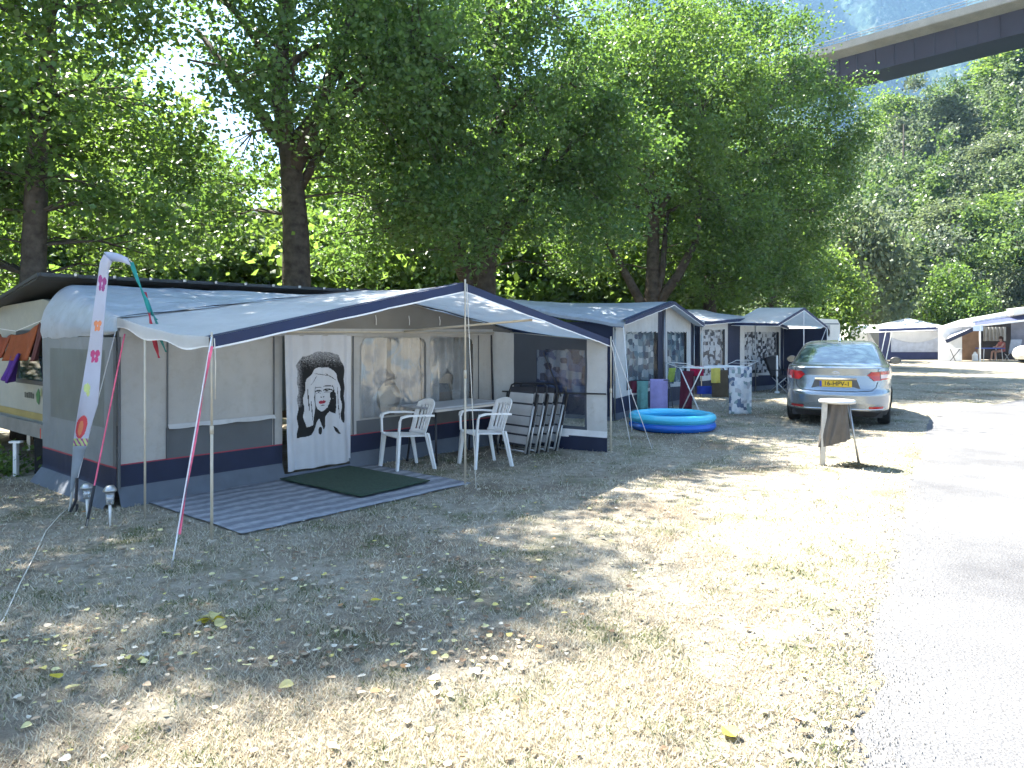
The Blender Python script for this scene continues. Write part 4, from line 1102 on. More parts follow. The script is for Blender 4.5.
def ban(s,t):
    x0,y0 = ipl(lft,t); x1,y1 = ipl(rgt,t)
    return FP(lerp(x0,x1,s), lerp(y0,y1,s), -.03+.05*math.sin(s*2.6+t*3)+.02*math.sin(t*17))
def butterfly(x,y,cx,cy,k):
    x=(x-cx)/k; y=(y-cy)/k
    return ell(x,y*11,-.33,.3,.34,.36) or ell(x,y*11,.33,.3,.34,.36) or ell(x,y*11,-.22,-.3,.22,.36) or ell(x,y*11,.25,-.3,.25,.36)
def ban_m(s,t):
    if butterfly(s,t,.48,.83,.62): return 1
    if butterfly(s,t,.5,.62,.46): return 2
    if butterfly(s,t,.55,.47,.50): return 3
    if ell(s,t,.30,.325,.2,.02) or ell(s,t,.42,.30,.10,.015): return 4
    if ell(s,t,.38,.115,.36,.068): return 5 if not ell(s,t,.34,.11,.16,.045) else 2
    if t < .045: return 4 if math.sin(s*19+t*160) > -.3 else 1
    return 0
bm_ = [M('flag_white',(.56,.58,.68),.8,.05,4,trans=.3,wrinkle=.02), M('print_plum',(.30,.06,.22),.8), M('print_coral',(.62,.22,.10),.8), M('print_magenta',(.50,.06,.20),.8), M('print_lime',(.45,.52,.20),.8), M('print_red',(.55,.07,.08),.8)]
mb = MB(); mb.surf(ban, lin(0,1,26), lin(0,1,190), ban_m); mb.build('banner', bm_, fr_, True, .003)
mb = MB(); mb.surf(lambda s,t: FP(lerp(lerp(104,110,s),lerp(128,131,s),t), lerp(lerp(252,262,s),lerp(258,266,s),t)-2*math.sin(PI*t), -.02*s), [0,.5,1], lin(0,1,12)); mb.build('banner_top', bm_[0], fr_, True, .003)
mb = MB(); mb.surf(lambda s,t: FP(lerp(73,70,t)+lerp(14,2,t)*s, lerp(446,492,t), .01*math.sin(t*9)), [0,.5,1], lin(0,1,12)); mb.build('banner_foot', M('flag_grey',(.30,.34,.38),.8,trans=.2), fr_, True, .003)
def stream(name, pts, w, m):
    q = MB(); n = len(pts)
    def f(t,s):
        k = min(int(t*(n-1)),n-2); a = t*(n-1)-k; x = lerp(pts[k][0],pts[k+1][0],a); y = lerp(pts[k][1],pts[k+1][1],a)
        return FP(x + w*(s-.5)*(.4+abs(math.cos(t*5))), y, .03*math.sin(t*8+s))
    q.surf(f, lin(0,1,40), [0,1]); q.build(name, m, fr_, True, .002)
stream('streamer', [(131,262),(139,284),(146,300),(150,312),(157,320)], 3.5, M('teal_ribbon',(.03,.36,.36),.6,trans=.3))
stream('streamer', [(144,292),(149,312),(152,330),(156,347),(159,358)], 3.5, M('red_ribbon',(.50,.05,.08),.6,trans=.3))
stream('streamer', [(146,298),(152,312),(158,326),(161,340),(166,352)], 2.5, M('green_ribbon',(.05,.28,.26),.6,trans=.3))
mb = MB(); mb.tube([fb-Vector((0,0,.02)),FP(76,500),FP(77,478)],.014,7); mb.tube([FP(77,530),FP(77,504)],.012,6); mb.build('ground_spike', darkm, fr_)
# solar lights
for px,py,h,lab in ((110,528,.36,'solar garden light with a steel cap nearest the awning\'s left corner'),(87,517,.30,'solar garden light further from the camera behind the pink strap')):
    p = G(px,py); r_ = root('solar_light', p, lab, 'garden light', 'solar lights at the awning corner')
    mb = MB(); mb.tube([p-Vector((0,0,.01)),p+Vector((0,0,h*.55))],[.006,.013],8); mb.build('spike', polew, r_, True)
    mb = MB(); mb.lathe([(.0,h*.55),(.028,h*.55),(.035,h*.82),(0,h*.82)], p, 14); mb.build('lens', M_clear('lamp_plastic',hz=.4), r_, True)
    mb = MB(); mb.lathe([(0,h),(.03,h*.99),(.052,h*.90),(.056,h*.86),(.0,h*.865)], p, 18); mb.build('cap', steel, r_, True)
# ------------------------------------------------------------------ plastic chairs (faces +y, origin between the feet)
def make_chair(name):
    r = root(name, (0,0,0), 'x', 'chair')
    mb = MB()
    def st(u,v): # seat: dished
        x = lerp(-.215,.215,u)*(1-.10*v); y = lerp(.22,-.20,v)
        return Vector((x,y,.425-.022*math.sin(PI*u)*math.sin(PI*min(1,v*1.1))-.03*v+(-.02*max(0,(.12-v)/.12))))
    mb.surf(st, lin(0,1,14), lin(0,1,12), lambda u,v: None if (.2<u<.8 and .25<v<.85 and (int(u*28)%4==0)) else 0)
    mb.build('seat', plastic, r, True, .014, True)
    mb = MB()
    def bk(u,t):
        x = lerp(-.20,.20,u)*(1+.14*t-.30*max(0,t-.75)); z = .40+.43*t-.05*(2*u-1)**2*max(0,t-.6)*2.5
        y = -.20-.13*t+.05*(2*u-1)**2
        return Vector((x,y,z))
    mb.surf(bk, lin(0,1,26), lin(0,1,16), lambda u,t: None if (.14<u<.86 and .14<t<.84 and (u*26)%4 < 1.6) else 0)
    mb.build('backrest', plastic, r, True, .012, True)
    for s in (-1,1):
        mb = MB()
        pts = [(s*.235,.21,.425),(s*.262,.205,.60),(s*.268,.19,.645),(s*.268,.10,.662),(s*.262,-.10,.655),(s*.225,-.255,.64)]
        for a,b in zip(pts,pts[1:]): mb.bar(a,b,.048 if abs(a[2]-b[2])<.08 else .03,.022,up=(0,0,1) if abs(a[2]-b[2])<.08 else (0,1,0))
        mb.build('armrest', plastic, r, False, 0, True)
        for f in (1,-1):
            mb = MB(); y0 = .20 if f>0 else -.18; y1 = .235 if f>0 else -.27
            a = Vector((s*.215,y0,.43)); b = Vector((s*.245,y1,0))
            for k in range(4):
                p = a.lerp(b,k/4); q = a.lerp(b,(k+1)/4); wd = lerp(.062,.036,(k+.5)/4)
                mb.bar(p,q,wd,.022,up=(0,1,0)); mb.bar(p+Vector((-s*.012,-f*.012,0)),q+Vector((-s*.010,-f*.010,0)),.02,wd*.8,up=(0,1,0))
            mb.build('leg', plastic, r, False, 0, True)
    return r
ch = make_chair('garden_chair')
ch.location = G(406,468); ch.rotation_euler = (0,0,math.radians(124))
ch['label'] = 'white plastic armchair on the groundsheet left of the folding table'; ch['group'] = 'white plastic armchairs'
c2 = copy_tree(ch); c2.location = G(484,465); c2.rotation_euler = (0,0,math.radians(118))
c2['label'] = 'white plastic armchair right of the table, near the folded chairs'

# folding table
tc_ = F1(4.02,-.44); r = root('folding_table', tc_, 'grey topped folding table against the awning wall between the white chairs', 'table')
Rt = Matrix((( U.x,V.x,0),(U.y,V.y,0),(0,0,1)))
def TP(x,y,z): return tc_ + Rt @ Vector((x,y,z))
mb = MB(); mb.box(TP(0,0,.705),(1.28,.62,.028),Rt,0,.008); mb.build('table_top', tablem, r)
mb = MB(); mb.box(TP(0,0,.675),(1.18,.54,.03),Rt); mb.build('apron', alu, r)
for sx in (-1,1):
    for sy in (-1,1):
        mb = MB(); mb.tube([TP(sx*.52,sy*.2,.68),TP(sx*.57,sy*.27,0)],.014,8); mb.tube([TP(sx*.57,sy*.27,.0),TP(sx*.57,sy*.27,.03)],.019,8); mb.build('leg', darkm, r, True)

# folded camping chairs leaning in a row: origin at the foot, broad side along x, thickness along +y
band_m = M('folded_chair_fabric', (.52,.52,.52), .8, .12, 4, .002, 200); band_d = M('folded_chair_fabric_dark', (.045,.045,.055), .8, .15, 4)
def folded(name):
    r = root(name, (0,0,0), 'x', 'camping chair')
    T = math.tan(math.radians(13))
    def q(x,z,y=0): return Vector((x, y+z*T, z))
    mb = MB(); mb.tube([q(-.27,.0),q(-.27,.82),q(-.25,.90),q(-.18,.93),q(.18,.93),q(.25,.90),q(.27,.82),q(.27,0)],.0125,8); mb.build('outer_frame', darkm, r, True, 0, True)
    mb = MB()
    mb.surf(lambda x,z: q(x,z,-.012+.012*math.sin(z*40)*.3), lin(-.235,.235,6), lin(.10,.88,60), lambda x,z: 1 if (abs(z-.66)<.012 or abs(z-.5)<.008 or abs(z-.36)<.012 or z>.80 or z<.13 or abs(z-.24)<.01 or abs(x)>.20) else 0)
    mb.build('fabric', [band_m, band_d], r, False, .008, True)
    for s in (-1,1):
        mb = MB(); mb.bar(q(s*.295,.36,.0),q(s*.295,.80,-.0),.035,.03,up=(0,1,0)); mb.build('armrest', blackp, r, False,0,True)
        mb = MB(); mb.tube([q(s*.29,.64,-.03),q(s*.29,.02,-.055)],.0145,8); mb.tube([q(s*.29,.55,.03),q(s*.29,.0,.02)],.0125,8); mb.build('leg', alu, r, True,0,True)
    mb = MB(); mb.tube([q(-.29,.04,-.05),q(.29,.04,-.05)],.012,8); mb.tube([q(-.27,.30,.02),q(.27,.30,.02)],.010,8); mb.build('stretcher', alu, r, True,0,True)
    return r
f0 = folded('folded_chair'); base = G(513,452); th = math.radians(-47); nrm = Vector((-math.sin(th),math.cos(th),0))
labs = ['folded camping chair nearest the camera, its banded grey fabric in full view','second folded camping chair in the leaning row, behind the one with fabric in view','third folded camping chair in the leaning row by the windbreak','last folded camping chair of the leaning row, closest to the windbreak window']
for k in range(4):
    o = f0 if k == 0 else copy_tree(f0)
    o.location = base + nrm*(.155*k) + Vector((math.cos(th),math.sin(th),0))*(.02*k); o.rotation_euler = (math.radians(-1.5*k),0,th+.03*k)
    o['label'] = labs[k]; o['group'] = 'folded camping chairs leaning by the windbreak'

# ------------------------------------------------------------------ paddling pool
c = G(672,428.5); r = root('paddling_pool', c, 'round blue inflatable paddling pool on the grass beside the drying rack', 'pool')
RX = .735
for z,m,nm in ((.075,pool_d,'lower_ring'),(.205,pool_w,'upper_ring')):
    q = MB(); prof = [(RX-.085+.085*math.cos(t), z+.075*math.sin(t)) for t in lin(0,2*PI,16)]; q.lathe(prof, c, 56); q.build(nm, m, r, True)
q = MB(); q.lathe([(0,.03),(RX-.1,.03),(RX-.1,.1)], c, 40); q.build('pool_floor', pool_l, r, True)
q = MB(); q.surf(lambda a,z: c+Vector((math.cos(a)*(RX+.001),math.sin(a)*(RX+.001),z)), lin(0,2*PI,60), [.142,.148]); q.build('seam', pool_l, r)

# ------------------------------------------------------------------ laundry rack and washing
def grect(pxa,pxb,ytop,ybot,Y,Yb=None,wav=.02,n=18,skew=0.0):
    """hanging cloth surveyed at a distance Y (its right edge at Yb)"""
    Yb = Yb or Y; q = MB()
    def f(s,t):
        yy = lerp(Y,Yb,s); p = P(lerp(pxa,pxb,s)+skew*t, lerp(ytop,ybot,t), yy)
        return p + Vector((.3*wav*math.sin(s*9+2*t), wav*math.sin(s*8+t*1.5)*(.4+t), 0))
    q.surf(f, lin(0,1,n), lin(0,1,n), None, lambda s,t:(s*.55,t*.9)); return q
RK = G(708,416); RY = RK.y
r = root('drying_rack', RK, 'folding white wire drying rack hung with washing beside the pool', 'drying rack')
rx = Matrix.Rotation(math.radians(35),3,'Z')
def RP_(x,y,z): return RK + rx @ Vector((x,y,z))
for x in (-.50,.80):
    q = MB(); q.tube([RP_(x,-.30,0),RP_(x,.28,.96)],.012,6); q.tube([RP_(x,.30,0),RP_(x,-.28,.96)],.012,6); q.build('leg', polew, r, True)
q = MB()
for y in (-.28,.28): q.tube([RP_(-.55,y,.96),RP_(.85,y,.96)],.008,6)
for x in (-.55,.85): q.tube([RP_(x,-.28,.96),RP_(x,.28,.96)],.008,6)
q.build('top_frame', polew, r, True)
for s in (-1,1):
    q = MB(); x0 = -.55 if s<0 else .85
    q.tube([RP_(x0,-.27,.96),RP_(x0+s*.36,-.27,1.06),RP_(x0+s*.40,0,1.07),RP_(x0+s*.36,.27,1.06),RP_(x0,.27,.96)],.007,6)
    q.tube([RP_(x0+s*.18,-.27,1.01),RP_(x0+s*.18,.27,1.01)],.005,5); q.build('wing', polew, r, True)
q = MB()
for k in range(6): y = -.2+.08*k; q.tube([RP_(-.55,y,.965),RP_(.85,y,.965)],.003,4)
q.build('wire', polew, r)
WG = 'washing hung out to dry'
for a,b,t,bt,Y,m,nm,lab,cat,sk in [
    (681,694,371,409,RY-.05,maroon,'hanging_towel','dark maroon towel hanging full length at the rack\'s left side','towel',-2),
    (690,704,366,376,RY+.15,redt,'hanging_cloth','bright red cloth folded over the top of the rack','cloth',0),
    (697,713,386,394,RY+.2,bluet,'hanging_cloth','royal blue cloth bundled low between the rack legs','cloth',0),
    (711,728,370,397,RY-.22,olivet,'hanging_shirt','dark brown shirt hanging on the rack beneath a yellow cloth','shirt',1),
    (711,720.5,368,383,RY-.32,yellowt,'hanging_cloth','small yellow cloth over the brown shirt on the rack','cloth',0),
    (669,676,368,382,RY+.3,limet,'hanging_cloth','small lime green cloth at the far left of the rack','cloth',-2)]:
    q = grect(a,b,t,bt,Y,None,.02,14,sk); solo(q, nm, m, lab, cat, WG, True, .008)
prn = M_blocks('leafy_print', [(.62,.62,.62),(.52,.55,.58),(.10,.14,.22),(.60,.62,.62),(.22,.30,.30),(.66,.66,.66),(.40,.40,.42)], 14.0)
q = grect(729,752,367,414,RY-.15,RY-.05,.025,24); solo(q, 'hanging_sheet', prn, 'white sheet with a dark leafy print hanging at the rack\'s right end', 'sheet', WG, True, .006)
# low airer with the lilac towel
LA = G(652,416); r = root('towel_airer', LA, 'low towel airer holding the mint and lilac towels left of the rack', 'drying rack')
q = MB(); a_ = P(627,381,LA.y+.1); b_ = P(669,380,LA.y-.05)
q.tube([a_,b_],.010,6); q.tube([a_,Vector((a_.x-.08,a_.y+.2,0))],.010,6); q.tube([b_,Vector((b_.x+.03,b_.y+.2,0))],.010,6); q.tube([a_,Vector((a_.x-.03,a_.y-.15,0))],.010,6); q.tube([b_,Vector((b_.x+.06,b_.y-.2,0))],.010,6); q.build('frame', darkm, r, True)
for a,b,t,bt,m,lab,nm in ((650,668,379,414,lilac,'lilac towel hanging long from the low airer behind the pool','hanging_towel'),(637,648,381,409,mint,'mint green towel hanging on the low airer beside the lilac one','hanging_towel'),(627,637,381,393,maroon,'short dark cloth at the left end of the low airer','hanging_cloth')):
    q = grect(a,b,t,bt,LA.y-.03,None,.02,14); solo(q, nm, m, lab, 'towel' if 'towel' in nm else 'cloth', WG, True, .010)

# ------------------------------------------------------------------ second and third awnings of the row
def awning(label, A, B, back, zl, zp, zr, rail, patt, sidem, skirtm, posts, win, left_clear=True, trim=navyt, over=.25, pk=.5, roofm=roofc):
    """gabled awning: A..B the front wall's ends on the ground, back = depth towards its caravan"""
    u = (B-A); W = u.length; u = u.normalized(); v = Vector((-u.y,u.x,0))
    r = root('caravan_awning', A, label, 'awning', 'caravan awnings')
    def F(a,b,z=0): return A+u*a+v*b+Vector((0,0,z))
    def top(a): return lerp(zl,zp,a/(W*pk)) if a < W*pk else lerp(zp,zr,(a-W*pk)/(W*(1-pk)))
    ww = [lgrey, navy, skirtm, dgrey]
    def wm(a,t):
        x = a/W; z = t*top(a)
        if z < .12: return 2
        for (x0,x1,z0,z1) in win:
            if x0 < x < x1 and z0 < z < z1: return None
        for (x0,x1) in posts:
            if x0 < x < x1: return 1
        if z < .42: return 1
        return 0
    q = MB(); q.surf(lambda a,t: F(a+ (0), .012*nz(a*2,t*2,W), t*(top(a)-.015)), lin(0,W,90), lin(0,1,60), wm); q.build('front_wall', ww, r, True)
    for (x0,x1,z0,z1) in win:
        q = MB(); q.surf(lambda a,z: F(a,.08+.02*math.sin(a*22),z), lin(x0*W-.03,x1*W+.03,40), lin(z0-.03,z1+.03,10), None, lambda a,z:(a,z)); c = q.build('curtain', patt, r, True)
        q = MB(); q.surf(lambda a,z: F(a,.015+.01*nz(a*3,z*3,W),z), lin(x0*W-.01,x1*W+.01,14), lin(z0-.01,z1+.01,14)); q.build('window_foil', clear2, r, True)
    q = MB(); q.surf(lambda b,z: F(.0,b,z), lin(0,back,20), lin(0,1,24), lambda b,z: 2 if z < .06 else 1 if z < .28 or z > .93 or b<.3 else 0)
    q.v = [tuple(Vector(p) + Vector((0,0,p[2]*(zl-.02-1)))) for p in q.v]; q.build('side_wall', [sidem, navy, skirtm], r)
    q = MB(); q.surf(lambda b,z: F(W,b,z*(zr-.03)), lin(0,back,10), lin(0,1,12)); q.build('side_wall', navy, r)
    def rf(a,b):
        t = max(0,b)/back; aa = min(max(a,0),W); z = lerp(top(aa),rail,t**.85) + (.0 if b >= 0 else .04*b)
        if a < .0: z -= .06
        if a > W: z -= .05
        return F(a,b,z -.05*math.sin(PI*t)*(.5+.5*math.cos(a*3)) +.015*nz(a*1.5,b*1.5,7))
    q = MB(); q.surf(rf, [-.06]+lin(0,W,50)+[W+.06], [-over,-over/2]+lin(0,back,18)); q.build('roof', roofm, r, True)
    q = MB(); q.surf(lambda a,t: F(a,-over-.015, top(min(max(a,0),W))-.04*over+.015-.085*t-.006*abs(math.sin(a*6))*t), lin(-.05,W+.05,90), merge(lin(0,.86,4),[.86,1]), lambda a,t: 0 if t < .86 else 1); q.build('valance', [trim, whitep], r, True)
    q = MB(); q.surf(lambda a,t: F(a,-over+.10*t-.015, top(min(max(a,0),W))-.04*over+.02+.04*over*t), lin(-.05,W+.05,60), [0,1]); q.build('roof_band', trim, r, True)
    q = MB(); q.surf(lambda b,t: rf(-.06,b)-u*.006-Vector((0,0,.07*t-.01)), [-over]+lin(0,back,20), [0,.8,1], lambda b,t: 0 if t < .8 else 1); q.build('eave_valance', [roofm, trim], r, True)
    for a in (0.02,W*pk,W-.02):
        q = MB(); q.tube([F(a,-.03,0),F(a,-.03,top(a)-.02)],.014,6); q.build('pole', steel, r, True)
    return r, F, W, u, v
A2, B2 = G(613,421), G(693,401)
r2,F2,W2,u2,v2 = awning('grey roofed awning with teal patterned curtains and a navy centre strip, second in the row', A2, B2, 2.6, 1.86, 2.30, 1.86, 2.34, tealb, navy, skirt,
    [(.505,.605),(.965,1.0)], [(.13,.50,.52,1.66),(.62,.90,.52,1.66)], pk=.56)
A3, B3 = G(700,397.5), G(783,388)
r3,F3,W3,u3,v3 = awning('awning with black and white patterned curtains and a small canopy, third in the row', A3, B3, 2.6, 1.90, 2.05, 1.80, 2.35, monob, navy, skirt,
    [(.30,.44),(.97,1.0)], [(.03,.27,.55,1.72),(.50,.94,.50,1.66)], over=.15, pk=.62)
# canopy of the third awning
q = MB(); 
def c3(a,t):
    x0, x1 = .34*W3, W3*1.0; m = (x0+x1)/2; z = lerp(1.86,2.30,(a-x0)/(m-x0)) if a < m else lerp(2.30,1.80,(a-m)/(x1-m))
    return F3(a, -1.3*t, z+.03-.03*t)
q.surf(c3, lin(.34*W3,W3,30), lin(0,1,10)); q.build('canopy_roof', roofw, r3, True)
q = MB(); q.surf(lambda a,s: c3(a,1)+v3*(-.012)+Vector((0,0,.01-.085*s)), lin(.34*W3,W3,40), [0,.85,1], lambda a,s: 0 if s < .85 else 1); 
q.surf(lambda t,s: c3(.34*W3,t)-u3*.006+Vector((0,0,.01-.08*s)), lin(0,1,8), [0,.85,1], lambda a,s: 0 if s<.85 else 1); q.build('canopy_valance', [navyt, whitep], r3, True)
q = MB(); pm = c3((.34*W3+W3)/2,1); q.tube([Vector((pm.x,pm.y,0)),pm],.012,6); pe = c3(W3,1); q.tube([Vector((pe.x,pe.y,0)),pe],.012,6); q.build('pole', polew, r3, True)
q = MB(); q.surf(lambda s,t: F3(W3-.03,-1.3*s,t*1.75), lin(0,1,8), lin(0,1,8)); q.build('canopy_side', navy, r3, True)
guy('guy_rope', c3(W3,1)+Vector((0,0,.02)), G(800,397), ropew, 'white guy line from the third awning\'s canopy to the grass by the car', .006, 0, 'guy lines further along the row')
guy('guy_rope', F2(0,-.2,1.84), G(632,432), ropew, 'guy line from the second awning\'s left eave to the grass by the pool', .006, 0, 'guy lines further along the row')
p = G(777,393); q = MB(); q.tube([p,p+Vector((0,0,1.0))],.028,8); q.lathe([(.028,1.0),(.0,1.03)],p,10); q.lathe([(.0,.05),(.06,.05),(.07,.0)],p,10)
solo(q, 'white_post', polew, 'short white post standing in the sun before the third awning', 'post', None, True)
# camping chair with a dark cushion, blue water container under the third canopy
dkf = M('black_fabric', (.016,.016,.02), .8, .2, 5)
cc = F3(.66*W3,-.75); r = root('camping_chair', cc, 'black padded camping chair under the third awning\'s canopy', 'chair')
def CP(x,y,z): return cc+u3*x+v3*y+Vector((0,0,z))
q = MB(); q.surf(lambda x,t: CP(x,.18+.20*t,.42+.52*t+.04*math.sin(PI*(x+.3)/.6)), lin(-.3,.3,10), lin(0,1,10)); q.build('backrest', dkf, r, True, .06)
q = MB(); q.box(CP(0,-.05,.42),(.54,.5,.07),bev=.02); q.build('seat', dkf, r)
for sx in (-1,1):
    for sy in (-1,1): q = MB(); q.tube([CP(sx*.26,sy*.2,.42),CP(sx*.3,-sy*.28+.0,0)],.013,6); q.build('leg', alu, r, True)
    q = MB(); q.bar(CP(sx*.3,.2,.62),CP(sx*.3,-.28,.62),.05,.025); q.build('armrest', blackp, r)
bl = M('blue_container', (.03,.10,.28), .35); p = F3(.62*W3,-1.18); r = root('water_container', p, 'round blue water container on the grass under the third awning\'s canopy', 'container')
q = MB(); q.lathe([(0,0),(.17,0),(.19,.05),(.19,.30),(.15,.36),(.0,.37)], p, 20); q.build('body', bl, r, True)
q = MB(); q.tube([p+Vector((math.cos(t)*.17,0,.30+.28*math.sin(t))) for t in lin(0,PI,12)],.012,6); q.build('handle', polew, r, True)

# ------------------------------------------------------------------ roll of waste bag on its stand
c = G(837,465); r = root('bag_stand', c, 'grey metal bag stand with a brown waste bag in the sunny grass behind the car', 'bin stand')
RB = .195; HB = .81
q = MB(); q.lathe([(RB-.045,HB-.035),(RB+.015,HB-.04),(RB+.02,HB-.015),(RB+.01,HB),(RB-.05,HB+.004),(RB-.055,HB-.02),(RB-.045,HB-.035)], c, 36); 
q.lathe([(0,HB+.012),(RB-.06,HB+.006),(RB-.0,HB+.001)], c, 30); q.build('lid', alu, r, True)
fl = c+Vector((-.165,-.03,0)); q = MB(); q.bar(fl+Vector((-.03,0,0)), fl+Vector((0,0,HB-.02)), .062, .03, up=(0,1,0)); q.build('leg', steel, r)
for p1 in (c+Vector((.225,-.10,0)), c+Vector((.31,.06,0))):
    q = MB(); q.tube([c+Vector((.13,(p1-c).y*.4,HB-.04)), p1], .011, 7); q.build('leg', steel, r, True)
bagm = M('brown_bag', (.115,.10,.085), .55, .2, 6.0, .004, 30, trans=.08, wrinkle=.05)
def bag(a,t):
    rad = lerp(.115,.165,t)*(1+.10*math.sin(a*7+t*2)+.06*math.sin(a*13+1)*(.4+t)); sx = lerp(1.0,1.12,t); sy = lerp(1,.45,t**1.5)
    x = math.cos(a)*rad*sx - .045*t; y = math.sin(a)*rad*sy
    return c+Vector((x,y,lerp(HB-.05,.27+.05*math.cos(a),t)))
q = MB(); q.surf(bag, lin(0,2*PI,72), lin(0,1,22)); q.surf(lambda a,k: c+Vector((-.045,0,.28))+ (bag(a,1)-(c+Vector((-.045,0,.28))))*k, lin(0,2*PI,72),[.02,1]); q.build('bag', bagm, r, True)
mo = MB(); rg = np.random.default_rng(4); m_str = M('shadow_brown', (.13,.11,.06), .95, .4, 30)  # dark clippings added to stand in for the stand's cast shadow
for k in range(420):
    t = rg.normal(0,1); p = c+Vector((.16+.15*t,-.13+.05*rg.normal(),.0)); hgt = max(.004,.05*math.exp(-t*t*.7)*rg.random())
    a = rg.uniform(0,6.28); l = rg.uniform(.02,.06); mo.bar(p+Vector((0,0,hgt)), p+Vector((math.cos(a)*l,math.sin(a)*l,hgt+rg.uniform(-.004,.02))), .004)
tag(mo.build('shadow_clippings', m_str), kind='stuff')
# ------------------------------------------------------------------ parked saloon seen from behind
def tab(T, z):
    if z <= T[0][0]: return T[0][1:]
    for a, b in zip(T, T[1:]):
        if z <= b[0]:
            k = (z-a[0])/(b[0]-a[0]); return tuple(lerp(x,y,k) for x,y in zip(a[1:],b[1:]))
    return T[-1][1:]
paint = M('silver_blue_paint', (.29,.33,.37), .26, .03, 1.0, metal=.75, spec=.5, coat=.8)
carglass, nt, b = nodes('car_glass'); b.inputs['Base Color'].default_value=(.03,.055,.065,1); b.inputs['Roughness'].default_value=.04; b.inputs['IOR'].default_value=2.1; b.inputs['Specular IOR Level'].default_value=.7
chrome = M('chrome', (.7,.7,.7), .12, .03, 5, metal=1)
mirg = M('dim_mirror', (.10,.11,.12), .15, .1, 5, metal=1)
dplast = M('dark_bumper_plastic', (.02,.02,.022), .6, .2, 8)
lensw = M('pale_lamp_lens', (.62,.50,.50), .12, .05, 9, coat=.8)
BODY = [(.20,.855,2.22,2.2),(.28,.885,2.31,2.26),(.42,.90,2.355,2.3),(.56,.906,2.37,2.3),(.60,.906,2.362,2.28),(.625,.902,2.330,2.26),(.66,.90,2.31,2.25),(.74,.90,2.295,2.2),(.90,.894,2.275,1.9),(.97,.885,2.285,1.6),(1.025,.872,2.292,1.4),(1.043,.860,2.268,1.35),(1.055,.835,2.20,1.3),(1.066,.79,2.05,1.25)]
CAB = [(1.050,.83,1.99,1.36),(1.09,.805,1.84,1.22),(1.25,.735,1.42,.86),(1.38,.665,1.06,.52),(1.43,.625,.90,.34),(1.465,.55,.66,.18),(1.480,.42,.42,.06),(1.487,.15,.15,.0)]
def out(T, t, z, off=0.0, nr=4.6, nf=2.6):
    w, lr, lf = tab(T,z); c, s = math.cos(t), math.sin(t); n = nr if s < 0 else nf
    x = (w+off)*math.copysign(abs(c)**(2/n),c); y = math.copysign(abs(s)**(2/n),s)*((lr if s<0 else lf)+off)
    return Vector((x,y,z))
def rear_x(T, x, z, off=0.0, n=4.6):
    w, lr, lf = tab(T,z); k = min(.9999,abs(x)/(w)); return Vector((x, -(lr)*(1-k**n)**(1/n)-off, z))
TH = math.radians(26.0); hd = Vector((math.sin(TH),math.cos(TH),0))
axle = G(838,421.5); ccar = axle + hd*1.36
car = root('parked_car', ccar, 'silver blue saloon car with a yellow number plate parked on the grass', 'car', None, -TH)
def cb(q, name, m, smooth=True, parent=None, solid=0): return q.build(name, m, parent or car, smooth, solid, True)
ts_ = [ -PI/2 + (2*PI)*k/144 for k in range(145)]
def bm_m(t,z):
    p = out(BODY,t,z)
    for yw in (-1.36,1.36):
        if abs(p.x) > .6 and (p.y-yw)**2+(p.z-.33)**2 < .365**2: return None
    if z < .295: return 1
    return 0
q = MB(); q.surf(lambda t,z: out(BODY,t,z), ts_, merge([r_[0] for r_ in BODY], lin(.2,.6,24), lin(.62,1.02,12)), bm_m)
top_ = [out(BODY,t,1.066) for t in ts_[:-1]]; q.add(top_, [tuple(range(len(top_)))], 0)
cb(q,'body',[paint,dplast])
q = MB(); q.box((0,0,.23),(1.45,4.2,.10)); q.box((0,-.2,.55),(1.3,3.9,.6)); cb(q,'underbody',dplast,False)
q = MB(); q.surf(lambda t,z: out(CAB,t,z,0,5.5), ts_, [r_[0] for r_ in CAB]+[1.15,1.32] if 0 else merge([r_[0] for r_ in CAB],[1.17,1.32])); cb(q,'cabin',paint)
q = MB(); q.surf(lambda u,z: rear_x(CAB, u*(tab(CAB,z)[0]-.095), z, .005, 5.5), lin(-1,1,30), lin(1.10,1.405,12)); cb(q,'rear_window',carglass)
